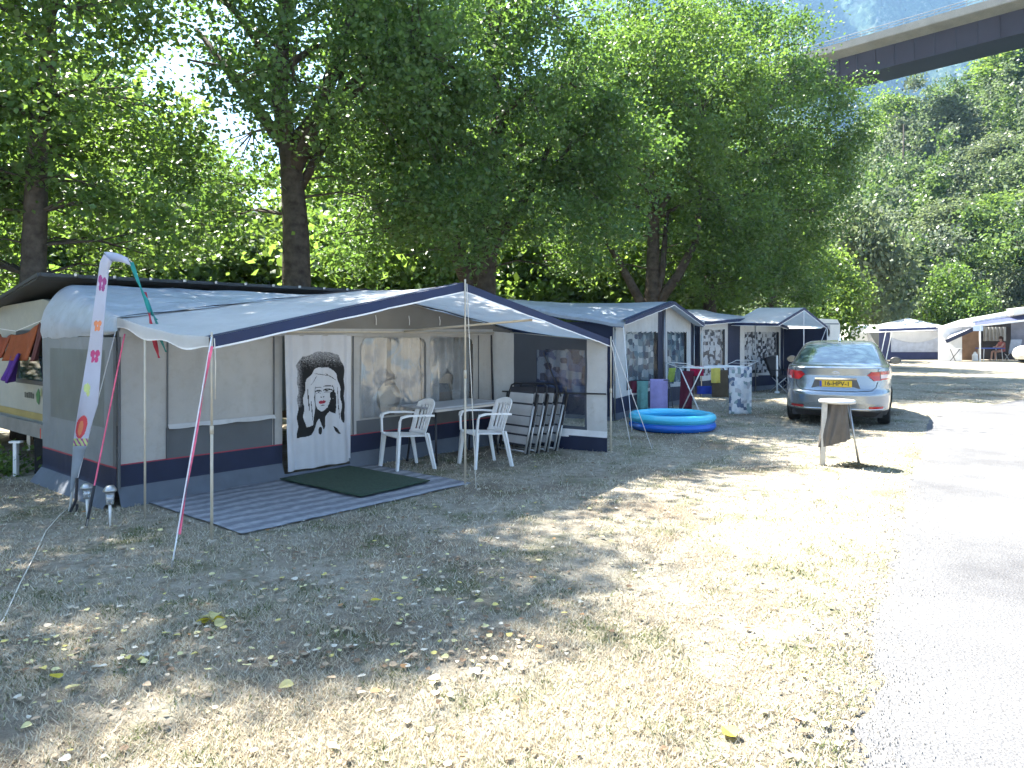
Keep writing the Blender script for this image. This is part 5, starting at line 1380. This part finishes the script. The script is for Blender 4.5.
for s in (-1,1):
    q = MB()
    def sw(y,k):
        z = lerp(1.105,1.375,k); w = tab(CAB,z)[0]; return Vector((s*(w+.006-.0*y), lerp(lerp(-1.0,-.62,k),lerp(.85,.30,k),y), z))
    q.surf(sw, lin(0,1,12), lin(0,1,6)); cb(q,'side_window',carglass)
    # rear lamps wrapping round the corner: outer red wing and paler inner lens
    q = MB()
    poly = [(.50,.800),(.53,.92),(.58,.965),(.80,.985),(.885,.975),(.90,.90),(.90,.845),(.70,.80)]
    def lampf(a,z):   # a runs along the outline from the tail to the flank
        t = -PI/2+a*s if s>0 else -PI/2+a*s
        return out(BODY,t,z,.012)
    def a_of(x, z):
        w = tab(BODY,z)[0]; return math.asin(min(1,(x/w)**(4.6/2)))
    aa = merge(lin(0.02,.5,30),lin(.52,1.38,36)); zz = lin(.79,.99,22)
    def lm_(a,z):
        p = lampf(a,z); x = abs(p.x); ex = x + max(0,(2.2+p.y)) * .9
        lo = .805+.10*max(0,(.62-x)/.12) if x < .62 else .80+.05*(a/1.4); hi = .955+.02*(min(1,(x-.5)/.3)) - max(0,(.56-x))*.8
        if x < .50 or z < lo or z > hi or ex > 1.22: return None
        if .69 < x < .70: return 2
        if s > 0 and x > .70 and .855 < z < .915: return 1
        if s < 0 and x > .74 and z < .87: return 1
        return 0
    q.surf(lampf, aa, zz, lm_); cb(q,'tail_lamp',[redl,lensw,dplast])
    q = MB(); q.surf(lambda x,z: rear_x(BODY,s*x,z,.006), lin(.52,.74,10), [.335,.375]); cb(q,'reflector',redl)
    q = MB()
    for yw in (-1.36,1.36):
        pass
    for yw in (-1.36,1.36):
        q = MB(); prof = [(.17,-.10),(.27,-.105),(.305,-.095),(.322,-.06),(.325,0),(.322,.06),(.305,.095),(.27,.105),(.17,.10)]
        n = 36; vs_ = [Vector((s*.755+x, yw+r_*math.cos(2*PI*i/n), .322+r_*math.sin(2*PI*i/n))) for i in range(n) for r_,x in prof]
        k = len(prof); q.add(vs_, [(i*k+j,((i+1)%n)*k+j,((i+1)%n)*k+j+1,i*k+j+1) for i in range(n) for j in range(k-1)])
        wh = cb(q,'wheel',rubber)
        q = MB(); vs_ = [Vector((s*.842, yw, .322))]+[Vector((s*(.838 if i%2 else .82), yw+.2*math.cos(2*PI*i/40), .322+.2*math.sin(2*PI*i/40))) for i in range(40)]
        q.add(vs_, [(0,1+i,1+(i+1)%40) for i in range(40)]); cb(q,'rim',steel,False,wh)
    # mirror
    q = MB(); q.surf(lambda a,b: Vector((s*(.985+.105*math.cos(a)*math.cos(b)), .58+.05*math.sin(b)*1.0+.03, 1.075+.075*math.sin(a)*math.cos(b))), lin(0,2*PI,20), lin(-PI/2,PI/2,8)); q.bar((s*.84,.62,1.04),(s*.93,.61,1.05),.05,.04)
    mi_ = cb(q,'door_mirror',blackp)
    q = MB(); q.surf(lambda a,k: Vector((s*(.985+.09*k*math.cos(a)), .558, 1.075+.06*k*math.sin(a))), lin(0,2*PI,20), [0,1]); cb(q,'mirror_glass',mirg,False,mi_)
# boot lid shut line, plate recess, plate, emblem, trim
q = MB()
def strip(pts, w=.006, off=.004):
    for (x0,z0),(x1,z1) in zip(pts,pts[1:]):
        for k in range(6):
            a = rear_x(BODY, lerp(x0,x1,k/6), lerp(z0,z1,k/6), off); b = rear_x(BODY, lerp(x0,x1,(k+1)/6), lerp(z0,z1,(k+1)/6), off); q.bar(a,b,w,w)
strip([(-.66,.80),(-.63,.70),(-.56,.645),(-.3,.632),(.3,.632),(.56,.645),(.63,.70),(.66,.80)]); strip([(-.66,.965),(-.665,1.0),(-.68,1.02)]); strip([(.66,.965),(.665,1.0),(.68,1.02)])
cb(q,'boot_gap',dplast,False)
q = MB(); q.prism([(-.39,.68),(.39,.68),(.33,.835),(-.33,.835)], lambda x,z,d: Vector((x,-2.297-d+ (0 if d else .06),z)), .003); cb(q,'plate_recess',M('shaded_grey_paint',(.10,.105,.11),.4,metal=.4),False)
q = MB(); q.box((0,-2.322,.757),(.52,.012,.112),None,0,.005); pl = cb(q,'number_plate',M('plate_yellow',(.72,.46,.03),.45,.04,9),False)
q = MB(); q.box((-.238,-2.3295,.757),(.036,.002,.10)); cb(q,'country_band',M('plate_blue',(.02,.06,.35),.5),False,pl)
fc = bpy.data.curves.new('plate_text','FONT'); fc.body = '16-HPV-1'; fc.size = .104; fc.align_x='CENTER'; fc.align_y='CENTER'; fc.extrude=.001; fc.offset=.0015
ft = bpy.data.objects.new('lettering', fc); COL.objects.link(ft); fm = bpy.data.meshes.new_from_object(ft.evaluated_get(bpy.context.evaluated_depsgraph_get())); bpy.data.objects.remove(ft)
fm.materials.clear(); fm.materials.append(blackp); fo = bpy.data.objects.new('plate_text', fm); COL.objects.link(fo); fo.parent = pl; fo.location=(.02,-2.3305,.757); fo.rotation_euler=(PI/2,0,0)
q = MB(); q.bar((-.33,-2.318,.842),(.33,-2.318,.842),.03,.022,up=(0,1,0)); cb(q,'boot_handle',chrome,False)
q = MB()
def ov(cx,cz,rx_,rz_,th):
    pts = [Vector((cx+rx_*math.cos(t),-2.287,cz+rz_*math.sin(t))) for t in lin(0,2*PI,28)]; q.tube(pts,th,6,cap=False)
ov(0,.925,.062,.042,.006); ov(0,.932,.022,.034,.005); ov(0,.943,.048,.016,.005); cb(q,'emblem',chrome)
q = MB(); q.tube([rear_x(BODY,x,.325,.006) for x in lin(-.80,.80,24)],.010,6); cb(q,'bumper_strip',chrome)
q = MB(); q.bar((.0,-2.0,1.0),(0,-1.99,1.0),.01); q = MB(); q.prism([(-.02,0),(.14,0),(.02,.07),(-.02,.06)], lambda y,z,d: Vector((-.018+d,-.55+y*-1,1.478+z)), .036); cb(q,'roof_aerial',paint,False)

# ------------------------------------------------------------------ caravan behind the first awning, its weather roof
DK = M('weather_roof_dark', (.045,.05,.052), .7, .25, 2.0)
b0_, b1_ = DA+.06, DA+2.15
def Fc(a,b,z): return F1(a,b,z)
r = root('touring_caravan', F1(2.4,DA+1.1), 'cream touring caravan with a yellow stripe standing behind the first awning', 'caravan')
prof = [(b0_,.52),(b1_,.52),(b1_,1.0),(b1_,1.75),(b1_-.08,1.93),(b1_-.3,1.98),(b0_+.3,2.03),(b0_+.06,2.00),(b0_,1.85)]
q = MB(); q.prism(prof, lambda b,z,d: F1(.10+d,b,z), 5.0); q.build('body', cream, r)
q = MB(); q.prism([(b0_+.03,.62),(b1_-.03,.62),(b1_-.03,.70),(b0_+.03,.70)], lambda b,z,d: F1(.094-d,b,z), .003); q.build('stripe', yellowl, r)
q = MB(); q.prism([(b0_+.0,.44),(b1_-.0,.44),(b1_-.0,.60),(b0_+.0,.60)], lambda b,z,d: F1(.07-d,b,z), .05); bpn = q.build('bumper', M('grey_bumper',(.20,.20,.19),.6,.2,4), r)
for bb in (b0_+.12,b0_+1.72):
    q = MB(); q.box(F1(.055,bb,.50),(.05,.08,.13),None,0,.015); q.build('tail_lamp', redl, r)
wz0, wz1 = 1.08, 1.62
q = MB()
for (x0,x1,y0,y1) in ((.12,1.12,wz0-.05,wz0),(.12,1.12,wz1,wz1+.05),(.07,.12,wz0-.05,wz1+.05),(1.12,1.17,wz0-.05,wz1+.05)):
    q.prism([(b0_+x0,y0),(b0_+x1,y0),(b0_+x1,y1),(b0_+x0,y1)], lambda b,z,d: F1(.095-d,b,z), .02)
wfm = q.build('window', M('window_rubber',(.07,.075,.075),.6), r)
q = MB(); q.prism([(b0_+.12,wz0),(b0_+1.12,wz0),(b0_+1.12,wz1),(b0_+.12,wz1)], lambda b,z,d: F1(.0955-d,b,z), .004); q.build('pane', carglass, wfm)
q = MB()     # small emblem: dark script and a green leaf
for k,(x,h) in enumerate(((.58,.06),(.65,.07),(.72,.07),(.79,.06),(.86,.065))):
    q.prism([(b0_+x,.86),(b0_+x+.045,.86),(b0_+x+.045,.86+h),(b0_+x,.86+h)], lambda b,z,d: F1(.094-d,b,z), .002)
q.prism([(b0_+.40,.80),(b0_+.48,.83),(b0_+.50,.92),(b0_+.42,.99),(b0_+.36,.92)], lambda b,z,d: F1(.094-d,b,z), .002, 1)
q.prism([(b0_+.32,.90),(b0_+.36,.92),(b0_+.34,1.0),(b0_+.30,.99)], lambda b,z,d: F1(.093-d,b,z), .002, 2)
q.build('emblem', [M('script_grey',(.10,.11,.10),.6),M('emblem_green',(.05,.16,.06),.6),M('emblem_yellow',(.35,.36,.18),.6)], r)
for bb in (b0_+.28,b1_-.28):
    q = MB(); c_ = F1(1.55,bb,.33)
    for i in range(28):
        a0,a1 = 2*PI*i/28,2*PI*(i+1)/28
        f = lambda a,rr,o: c_+U*(math.cos(a)*rr)+Vector((0,0,math.sin(a)*rr))+V*o
        q.add([f(a0,.33,-.1),f(a1,.33,-.1),f(a1,.33,.1),f(a0,.33,.1),c_-V*.1,c_+V*.1],[(0,1,2,3),(0,4,1),(3,2,5)])
    q.build('wheel', rubber, r)
q = MB(); q.box(F1(.42,b0_+.40,.22),(.5,.55,.44)); q.build('underside_cover', rubber, r)
r = root('weather_roof', F1(2.8,DA+1.1), 'dark flat weather roof on a frame sheltering the caravan behind the first awning', 'shelter')
def wr(a,b): return F1(a, b, 2.255-.30*max(0,b-DA)/1.55*.75+(.035 if b<DA+.1 else 0))
q = MB(); q.surf(lambda a,b: wr(a,b), lin(-.05,6.2,30), [DA-.06,DA-.02]+lin(DA+.1,DA+2.7,10)); q.build('roof_sheet', DK, r, False, .02)
q = MB(); q.bar(wr(-.05,DA-.04)+Vector((0,0,.0)),wr(6.2,DA-.04),.03,.04); q.bar(wr(-.05,DA),wr(-.05,DA+2.7),.03,.04); q.build('edge_beam', DK, r)
for k in range(4):
    q = MB(); p = wr(.6+1.7*k,DA+2.5); q.bar(Vector((p.x,p.y,0)),p,.05); q.build('post', steel, r)
q = MB()
for k in range(14): p = wr(.3+.42*k,DA-.09); q.box(p+Vector((0,0,.01)),(.03,.03,.03))
q.build('clip', steel, r)
# towels on the caravan's end, and a cloth bag
def endcloth(bs, za, zb, off, wav=.03):
    q = MB()
    def f(s,t):
        b = lerp(bs[0],bs[1],s); z = lerp(lerp(za[0],za[1],s)-.05*math.sin(PI*s), lerp(zb[0],zb[1],s), t)
        return F1(off-wav*math.sin(s*12+t)*(.3+t)-.08*t, b, z)
    q.surf(f, lin(0,1,24), lin(0,1,14)); return q
solo(endcloth((b0_+.17,b0_+1.15),(1.74,1.62),(1.33,1.30),.02), 'hanging_towel', orange, 'bright orange towel hanging over the cream caravan\'s end window', 'towel', WG, True, .01)
solo(endcloth((b0_+1.17,b0_+1.7),(1.62,1.64),(1.33,1.36),.03), 'hanging_towel', M('rust_towel',(.22,.05,.02),.9,.3,6), 'rust brown towel at the picture\'s left edge beside the orange one', 'towel', WG, True, .01)
solo(endcloth((b0_-.02,b0_+.15),(1.74,1.76),(1.33,1.32),.02,.02), 'hanging_cloth', M('dark_red_cloth',(.10,.035,.03),.9,.3,6), 'dark red brown cloth between the orange towel and the awning', 'cloth', WG, True, .01)
solo(endcloth((b0_+.55,b0_+.86),(1.40,1.36),(1.06,1.10),-.06,.04), 'hanging_bag', purple, 'purple cloth bag hanging in front of the caravan\'s end window', 'bag', WG, True, .03)
q = MB(); q.tube([F1(.0,b0_+.0,1.78),F1(-.0,b0_+.9,1.66),F1(-.0,b0_+2.1,1.72)],.004,5); solo(q,'washing_line',ropew,'thin washing line along the cream caravan\'s end','line')
# second white caravan at the very edge
c_ = F1(-.6,DA+3.5); r = root('touring_caravan', c_, 'white caravan cut off by the picture\'s left edge', 'caravan')
q = MB(); q.prism([(0,.5),(2.0,.5),(2.0,1.9),(1.85,2.05),(.15,2.05),(0,1.9)], lambda b,z,d: F1(-.35+d,DA+2.75+b,z), 4.5); q.build('body', whitecv, r)
q = MB(); q.prism([(.3,1.0),(1.7,1.0),(1.7,1.7),(.3,1.7)], lambda b,z,d: F1(-.352-d,DA+2.75+b,z), .02); q.build('window', carglass, r)
q = MB(); q.prism([(.02,.62),(1.98,.62),(1.98,.68),(.02,.68)], lambda b,z,d: F1(-.352-d,DA+2.75+b,z), .004); q.build('stripe', M('grey_stripe',(.12,.13,.15),.5), r)
q = MB(); q.tube([F1(0,DA+3.1+.33*0,.33)+V*.0, F1(.0,DA+3.25,.33)],.32,20); q.build('wheel', rubber, r, False)
p = G(16,476); q = MB(); q.bar(p,p+Vector((0,0,.38)),.05,.04); q.box(p+Vector((0,0,.39)),(.13,.06,.02)); solo(q,'support_leg',polew,'short white corner steady standing on the ground under the cream caravan','support')
rg = np.random.default_rng(9); pl_ = G(3,474); r = root('leafy_plant', pl_, 'low yellow green leafy plant at the left edge below the caravan', 'plant')
Cc = np.column_stack([rg.normal(0,.18,420),rg.normal(0,.16,420),np.abs(rg.normal(.10,.10,420))]); Vv = leaf_quads(Cc, rg.uniform(.04,.08,420), rg); obj_of('foliage', np_mesh('foliage',Vv,quadF(Vv),[leaf_y]), r)
q = MB()
for k in range(14): a = rg.uniform(0,6.28); q.tube([pl_,pl_+Vector((math.cos(a)*.12,math.sin(a)*.12,.12)),pl_+Vector((math.cos(a)*.24,math.sin(a)*.22,.2))],.004,4)
q.build('stem', bark, r)
# ------------------------------------------------------------------ far end of the site
def up(p, z): return Vector((p.x,p.y,z))
def quadface(q, a,b,c,d, n=8, sag=0.0, mi=0):
    q.surf(lambda s,t: (a.lerp(b,s)).lerp(d.lerp(c,s),t) - Vector((0,0,sag*math.sin(PI*s)*math.sin(PI*t))), lin(0,1,n), lin(0,1,n), lambda s,t: mi)
YF = 44.0
def W_(px,py,Y=YF): return P(px,py,Y)
# white caravan beyond the third awning with its sun canopy
Yc = 34.0
r = root('touring_caravan', gp(822,Yc), 'white caravan with a small round window beyond the silver car', 'caravan')
c0 = W_(780,350,Yc); hx = W_(840,350,Yc).x-c0.x
q = MB(); q.prism([(0,.45),(hx,.45),(hx,2.0),(hx-.12,2.22),(.5,2.32),(0,2.2)], lambda x,z,d: Vector((c0.x+x,Yc+d,z)), 2.1); q.build('body', whitecv, r)
q = MB(); q.box((c0.x+hx*.72,Yc-.01,1.70),(.62,.03,.52),None,0,.01); f = q.build('window', M('window_surround',(.35,.36,.38),.5), r)
q = MB(); q.tube([Vector((c0.x+hx*.74,Yc-.06,1.64)),Vector((c0.x+hx*.74,Yc-.02,1.64))],.23,20); q.build('pane', blackp, f)
q = MB(); q.box((c0.x+hx*.42,Yc-.01,1.25),(.55,.03,1.5),None,0,.01); q.build('door', M('door_cream',(.62,.60,.54),.5), r)
q = MB(); q.box((c0.x+hx/2,Yc-.004,2.02),(hx-.1,.012,.05)); q.build('stripe', M('grey_blue_stripe',(.16,.20,.25),.5), r)
for x in (.35,.8):
    q = MB(); q.tube([Vector((c0.x+hx*x,Yc+.05,.33)),Vector((c0.x+hx*x,Yc+.25,.33))],.33,20); q.build('wheel', rubber, r)
r = root('sun_canopy', gp(800,Yc-2), 'white sun canopy over a shaded sitting place, left of the white caravan\'s window', 'canopy')
q = MB(); quadface(q, W_(776,334,Yc-3.0),W_(812,334,Yc-3.0),W_(826,325,Yc-.1),W_(790,323,Yc-.1),10,-.10); q.build('roof', white_c, r, True, .02)
q = MB()
for px in (778,810): p = W_(px,334,Yc-2.95); q.tube([up(p,0),p],.02,6)
q.build('pole', polew, r)
q = MB(); quadface(q, up(W_(776,334,Yc-.3),.1),up(W_(812,334,Yc-.3),.1),W_(812,330,Yc-.3),W_(776,330,Yc-.3),8,0); q.build('under_canopy_shade', navy, r)  # navy sheet stands in for the shade under the canopy
q = MB(); quadface(q, up(W_(776,334,Yc-2.9),.1),up(W_(776,334,Yc-.3),.1),W_(776,330,Yc-.3),W_(776,334,Yc-2.9),6,0); q.build('side_cloth', dgrey, r)
# blue and white awning
Ya = 45.0
r = root('caravan_awning', gp(905,Ya), 'far blue awning with a big white window panel and sagging white roof', 'awning', 'caravan awnings')
blueA = M('blue_canvas', (.045,.055,.13), .7, .15, 2)
q = MB(); quadface(q, up(W_(879,0,Ya),0),up(W_(941,0,Ya),0),W_(941,328,Ya),W_(879,329,Ya),10); quadface(q, up(W_(872,0,Ya+1.6),0),up(W_(879,0,Ya),0),W_(879,329,Ya),W_(866,331,Ya+1.6),6,0,1); q.build('wall', [blueA,dgrey], r)
q = MB(); quadface(q, W_(891,352,Ya-.03),W_(938,352,Ya-.03),W_(938,336,Ya-.03),W_(891,336,Ya-.03),10,0); 
q.build('window_panel', [M('pale_blue_panel',(.46,.49,.56),.6)], r)
q = MB(); q.surf(lambda s,t: W_(lerp(890,939,s), lerp(331,337+5.5*math.sin(PI*s),t), Ya-.06), lin(0,1,16), lin(0,1,5)); q.build('window_swag', white_c, r, True)
q = MB(); quadface(q, W_(861,333,Ya-1.0),W_(942,330,Ya-.2),W_(908,318,Ya+2.0),W_(868,327,Ya+2.2),14,.12); quadface(q, W_(904,319,Ya+1.9),W_(944,330,Ya-.2),W_(950,327,Ya+1.5),W_(908,318,Ya+2.0),8); q.build('roof', roofw, r, True)
q = MB(); q.bar(W_(880,330.5,Ya-.1),W_(941,328.5,Ya-.1),.03,.20); q.build('valance', blueA, r)
for px in (886,892):
    q = MB(); q.tube([up(W_(px-6,0,Ya-1.0),0),W_(px,331,Ya-.1)],.03,5); q.build('pole', polew, r)
r = root('touring_caravan', gp(866,Ya+3), 'white caravan half hidden left of the far blue awning', 'caravan')
q = MB(); cx = gp(868,Ya+3.2); q.box((cx.x,cx.y,1.25),(3.2,2.0,1.7),None,0,.15); q.build('body', whitecv, r)
q = MB(); q.box((cx.x+.3,cx.y-1.012,1.45),(1.0,.03,.5)); q.build('window', carglass, r)
q = MB(); q.tube([(cx.x+.4,cx.y-.95,.32),(cx.x+.4,cx.y-.75,.32)],.32,18); q.build('wheel', rubber, r)
# big far awning with a blue topped canopy
Yb = 42.5
brown = M('brown_panel',(.20,.12,.07),.8,.3,1.5); darki = M('painted_interior_shade',(.035,.03,.03),.9,.3,1)
stripeg = M('grey_stripe_cloth',(.42,.42,.46),.7,.25,6)
r = root('caravan_awning', gp(990,Yb), 'large far awning at the right edge with a blue topped canopy over a table', 'awning', 'caravan awnings')
q = MB(); quadface(q, up(W_(938,0,Yb),0),up(W_(962,0,Yb),0),W_(962,327,Yb),W_(938,327,Yb),8); q.build('wall', white_c, r)
q = MB(); quadface(q, up(W_(962,0,Yb+1.4),0),up(W_(980,0,Yb+1.4),0),W_(980,327,Yb+1.4),W_(962,327,Yb+1.4),8,0,0)
q.build('inner_wall', brown, r)
q = MB(); quadface(q, up(W_(978,0,Yb+2.4),0),up(W_(1056,0,Yb+2.4),0),W_(1056,318,Yb+2.4),W_(978,326,Yb+2.4),8); q.build('back_wall', darki, r)  # dark back sheet, the interior's shade put into its colour
q = MB(); q.surf(lambda s,t: W_(lerp(983,1006,s), lerp(327,341,t), Yb+2.3+.05*math.sin(s*40)), lin(0,1,30), lin(0,1,4)); q.build('curtain', M('net_curtain',(.28,.28,.27),.8), r)
q = MB(); quadface(q, W_(946,341,Yb-.6),W_(977,327,Yb-.8),W_(975,322,Yb+.8),W_(955,328,Yb+.5),8); q.build('side_awning', stripeg, r, False, .03)
q = MB(); q.bar(W_(946,341.5,Yb-.62),W_(977,327.5,Yb-.82),.04,.20); q.build('side_awning_edge', navy, r)
q = MB(); quadface(q, W_(936,328,Yb+.2),W_(974,326,Yb-.5),W_(1060,302,Yb+.9),W_(960,320,Yb+2.6),10); q.build('roof', roofw, r, True, .02)
q = MB(); quadface(q, W_(975,327,Yb-1.1),W_(1060,316,Yb-1.1),W_(1060,309,Yb-.2),W_(975,322.5,Yb-.2),12,0); q.build('canopy_roof', [blueA], r, False, .02)
q = MB(); q.bar(W_(973,326.5,Yb-1.12),W_(1060,316.5,Yb-1.12),.03,.10); q.bar(W_(972,322.5,Yb-.19),W_(1060,306,Yb-.19),.06,.16); q.bar(W_(1010,312,Yb-.5),W_(1060,306,Yb-.5),.5,.35); q.build('white_edge', white_c, r)
q = MB(); quadface(q, W_(973,331,Yb-1.14),W_(983,331,Yb-1.14),W_(983,325.5,Yb-1.14),W_(973,326.5,Yb-1.14),4); q.build('corner_flap', M('pale_blue_cloth',(.42,.52,.66),.7), r)
for px in (980,): q = MB(); p = W_(px,326,Yb-1.1); q.tube([up(p,0),p],.045,8); q.build('pole', polew, r)
q = MB(); quadface(q, up(W_(1011,0,Yb-.2),.9),up(W_(1056,0,Yb-.2),.9),W_(1056,318,Yb-.2),W_(1011,321,Yb-.2),8); q.build('side_panel', M('slate_side_cloth',(.14,.15,.19),.8,.3,1.2), r)
# folding bench table, chairs and a seated person beneath it
p = gp(953,Yb-.9); r = root('side_table', p, 'small white topped table standing before the far awning\'s white wall', 'table')
q = MB(); q.box((p.x,p.y,.72),(.75,.5,.03)); q.build('table_top', polew, r)
for sx in (-1,1): q = MB(); q.tube([(p.x+sx*.28,p.y-.2,.71),(p.x-sx*.16+.1,p.y+.2,0)],.02,5); q.build('leg', darkm, r)
p = gp(990,Yb+.1); r = root('table', p, 'blue covered camping table under the far awning\'s canopy', 'table')
q = MB(); q.box((p.x,p.y,.72),(1.25,.7,.05)); q.build('table_top', M('blue_cover',(.06,.11,.36),.7), r)
for sx in (-1,1):
    for sy in (-1,1): q = MB(); q.tube([(p.x+sx*.5,p.y+sy*.25,.7),(p.x+sx*.55,p.y+sy*.28,0)],.018,5); q.build('leg', polew, r)
p = gp(1012,Yb-.5); r = root('camping_chair', p, 'grey high backed camping chair turned away at the far awning\'s table', 'chair')
q = MB(); q.surf(lambda x,t: Vector((p.x+x,p.y-.15-.22*t,.45+.78*t)), lin(-.30,.30,4), lin(0,1,6)); q.build('backrest', M('grey_blue_fabric',(.22,.26,.33),.8), r, False, .05)
q = MB(); q.box((p.x,p.y+.08,.44),(.56,.5,.06)); q.build('seat', dkf, r)
for sx in (-1,1):
    for sy in (-1,1): q = MB(); q.tube([(p.x+sx*.27,p.y+sy*.2,.44),(p.x+sx*.29,p.y-sy*.27,0)],.016,5); q.build('leg', alu, r)
p = gp(975,Yb-.2); q = MB(); q.lathe([(0,0),(.14,0),(.15,.05),(.15,.33),(.07,.45),(.06,.52),(0,.53)], p, 16); solo(q,'white_canister',polew,'white canister on the ground just inside the far awning\'s opening','canister')
# seated person, body grown as one skin from a skeleton
def person(p, face, label, shirt, seat=.46):
    r = root('person', p, label, 'person', None, face)
    J = {'pel':(0,0,seat+.10),'wst':(0,-.04,seat+.28),'chs':(0,-.04,seat+.48),'nek':(0,-.02,seat+.62),'hd0':(0,.01,seat+.70),'hd1':(0,.03,seat+.82),
         'ls':(-.17,-.03,seat+.55),'le':(-.22,.14,seat+.34),'lh':(-.12,.40,seat+.30),'rs':(.17,-.03,seat+.55),'re':(.22,.14,seat+.34),'rh':(.10,.42,seat+.31),
         'lp':(-.10,.02,seat+.08),'lk':(-.13,.44,seat+.07),'la':(-.13,.44,.09),'lt':(-.13,.58,.04),'rp':(.10,.02,seat+.08),'rk':(.13,.44,seat+.07),'ra':(.13,.50,.09),'rt':(.13,.64,.04)}
    R = {'pel':.13,'wst':.12,'chs':.135,'nek':.055,'hd0':.075,'hd1':.095,'ls':.06,'le':.042,'lh':.032,'rs':.06,'re':.042,'rh':.032,'lp':.085,'lk':.06,'la':.04,'lt':.035,'rp':.085,'rk':.06,'ra':.04,'rt':.035}
    E = [('pel','wst'),('wst','chs'),('chs','nek'),('nek','hd0'),('hd0','hd1'),('chs','ls'),('ls','le'),('le','lh'),('chs','rs'),('rs','re'),('re','rh'),('pel','lp'),('lp','lk'),('lk','la'),('la','lt'),('pel','rp'),('rp','rk'),('rk','ra'),('ra','rt')]
    ks = list(J); me = bpy.data.meshes.new('body'); me.from_pydata([J[k] for k in ks], [(ks.index(a),ks.index(b)) for a,b in E], [])
    o = bpy.data.objects.new('body', me); COL.objects.link(o); o.parent = r; me.materials.append(skin)
    sk = o.modifiers.new('Skin','SKIN'); sv_ = me.skin_vertices[0].data
    for i,k in enumerate(ks): sv_[i].radius = (R[k],R[k]); sv_[i].use_root = (k=='pel')
    o.modifiers.new('Subsurf','SUBSURF').render_levels = 2
    q = MB(); q.surf(lambda a,t: Vector((math.cos(a)*(.175+.03*t)*1.08, -.04+math.sin(a)*(.15+.02*(1-t)), seat+.06+.52*t)), lin(0,2*PI,24), lin(0,1,6)); q.surf(lambda a,t: Vector((math.cos(a)*lerp(.22,.07,t), -.035+math.sin(a)*lerp(.15,.07,t), seat+.58+.05*t)), lin(0,2*PI,24), [0,.5,1]); q.build('shirt', shirt, r, True, 0, True)
    q = MB(); q.surf(lambda a,b: Vector((math.cos(a)*math.cos(b)*.118, .0+math.sin(a)*math.cos(b)*.125, seat+.84+math.sin(b)*.12)), lin(0,2*PI,20), lin(-.35,PI/2,8)); q.surf(lambda a,b: Vector((math.cos(a)*.105,-.03+math.sin(a)*.09, seat+.84-.18*b)), lin(PI,2*PI,14), [0,.5,1]); q.build('hair', hairm, r, True, 0, True)
    return r
person(gp(1001,Yb+.35), math.radians(95), 'person with brown hair and a reddish shirt sitting at the blue table', M('reddish_shirt',(.36,.10,.08),.8))
p = gp(1001,Yb+.35); r = root('stool', p, 'dark folding stool under the seated person', 'stool')
q = MB(); q.box((p.x,p.y,.46),(.42,.42,.05)); q.build('seat', dkf, r)
for sx in (-1,1):
    for sy in (-1,1): q = MB(); q.tube([(p.x+sx*.18,p.y+sy*.18,.44),(p.x+sx*.2,p.y+sy*.2,0)],.015,5); q.build('leg', darkm, r)
# white car cut by the right edge
pc = gp(1057,39.5); wcar = root('parked_car', pc, 'white car cut off by the picture\'s right edge before the far awning', 'car', None, math.radians(78))
wp = M('white_car_paint',(.72,.72,.72),.25,.03,2,coat=.7)
def wb(q,n,m,sm=True): return q.build(n,m,wcar,sm,0,True)
q = MB(); q.surf(lambda t,z: out([(.20,.78,1.9,1.9),(.30,.84,2.0,2.0),(.5,.86,2.05,2.05),(.75,.85,2.0,1.95),(.90,.80,1.85,1.7),(.95,.72,1.6,1.3)],t,z,0,3.2,3.0), ts_, [.2,.3,.5,.75,.9,.95]); q.add([out([(.95,.72,1.6,1.3)],t,.95,0,3.2,3.0) for t in ts_[:-1]],[tuple(range(144))]); wb(q,'body',wp)
q = MB(); q.surf(lambda t,z: out([(.94,.70,1.5,1.1),(1.2,.62,1.2,.7),(1.40,.55,.9,.35),(1.46,.3,.5,.2),(1.47,.1,.2,.1)],t,z,0,3.4,3.0), ts_, [.94,1.2,1.4,1.46,1.47], lambda t,z: 1 if z < 1.36 else 0); wb(q,'cabin',[wp,carglass])
for s in (-1,1):
    for yw in (-1.25,1.25): q = MB(); q.tube([(s*.68,yw,.31),(s*.87,yw,.31)],.31,20); wb(q,'wheel',rubber)
    q = MB(); q.box((s*.60,-1.93,.78),(.24,.10,.14),None,0,.03); wb(q,'headlight',lensw)
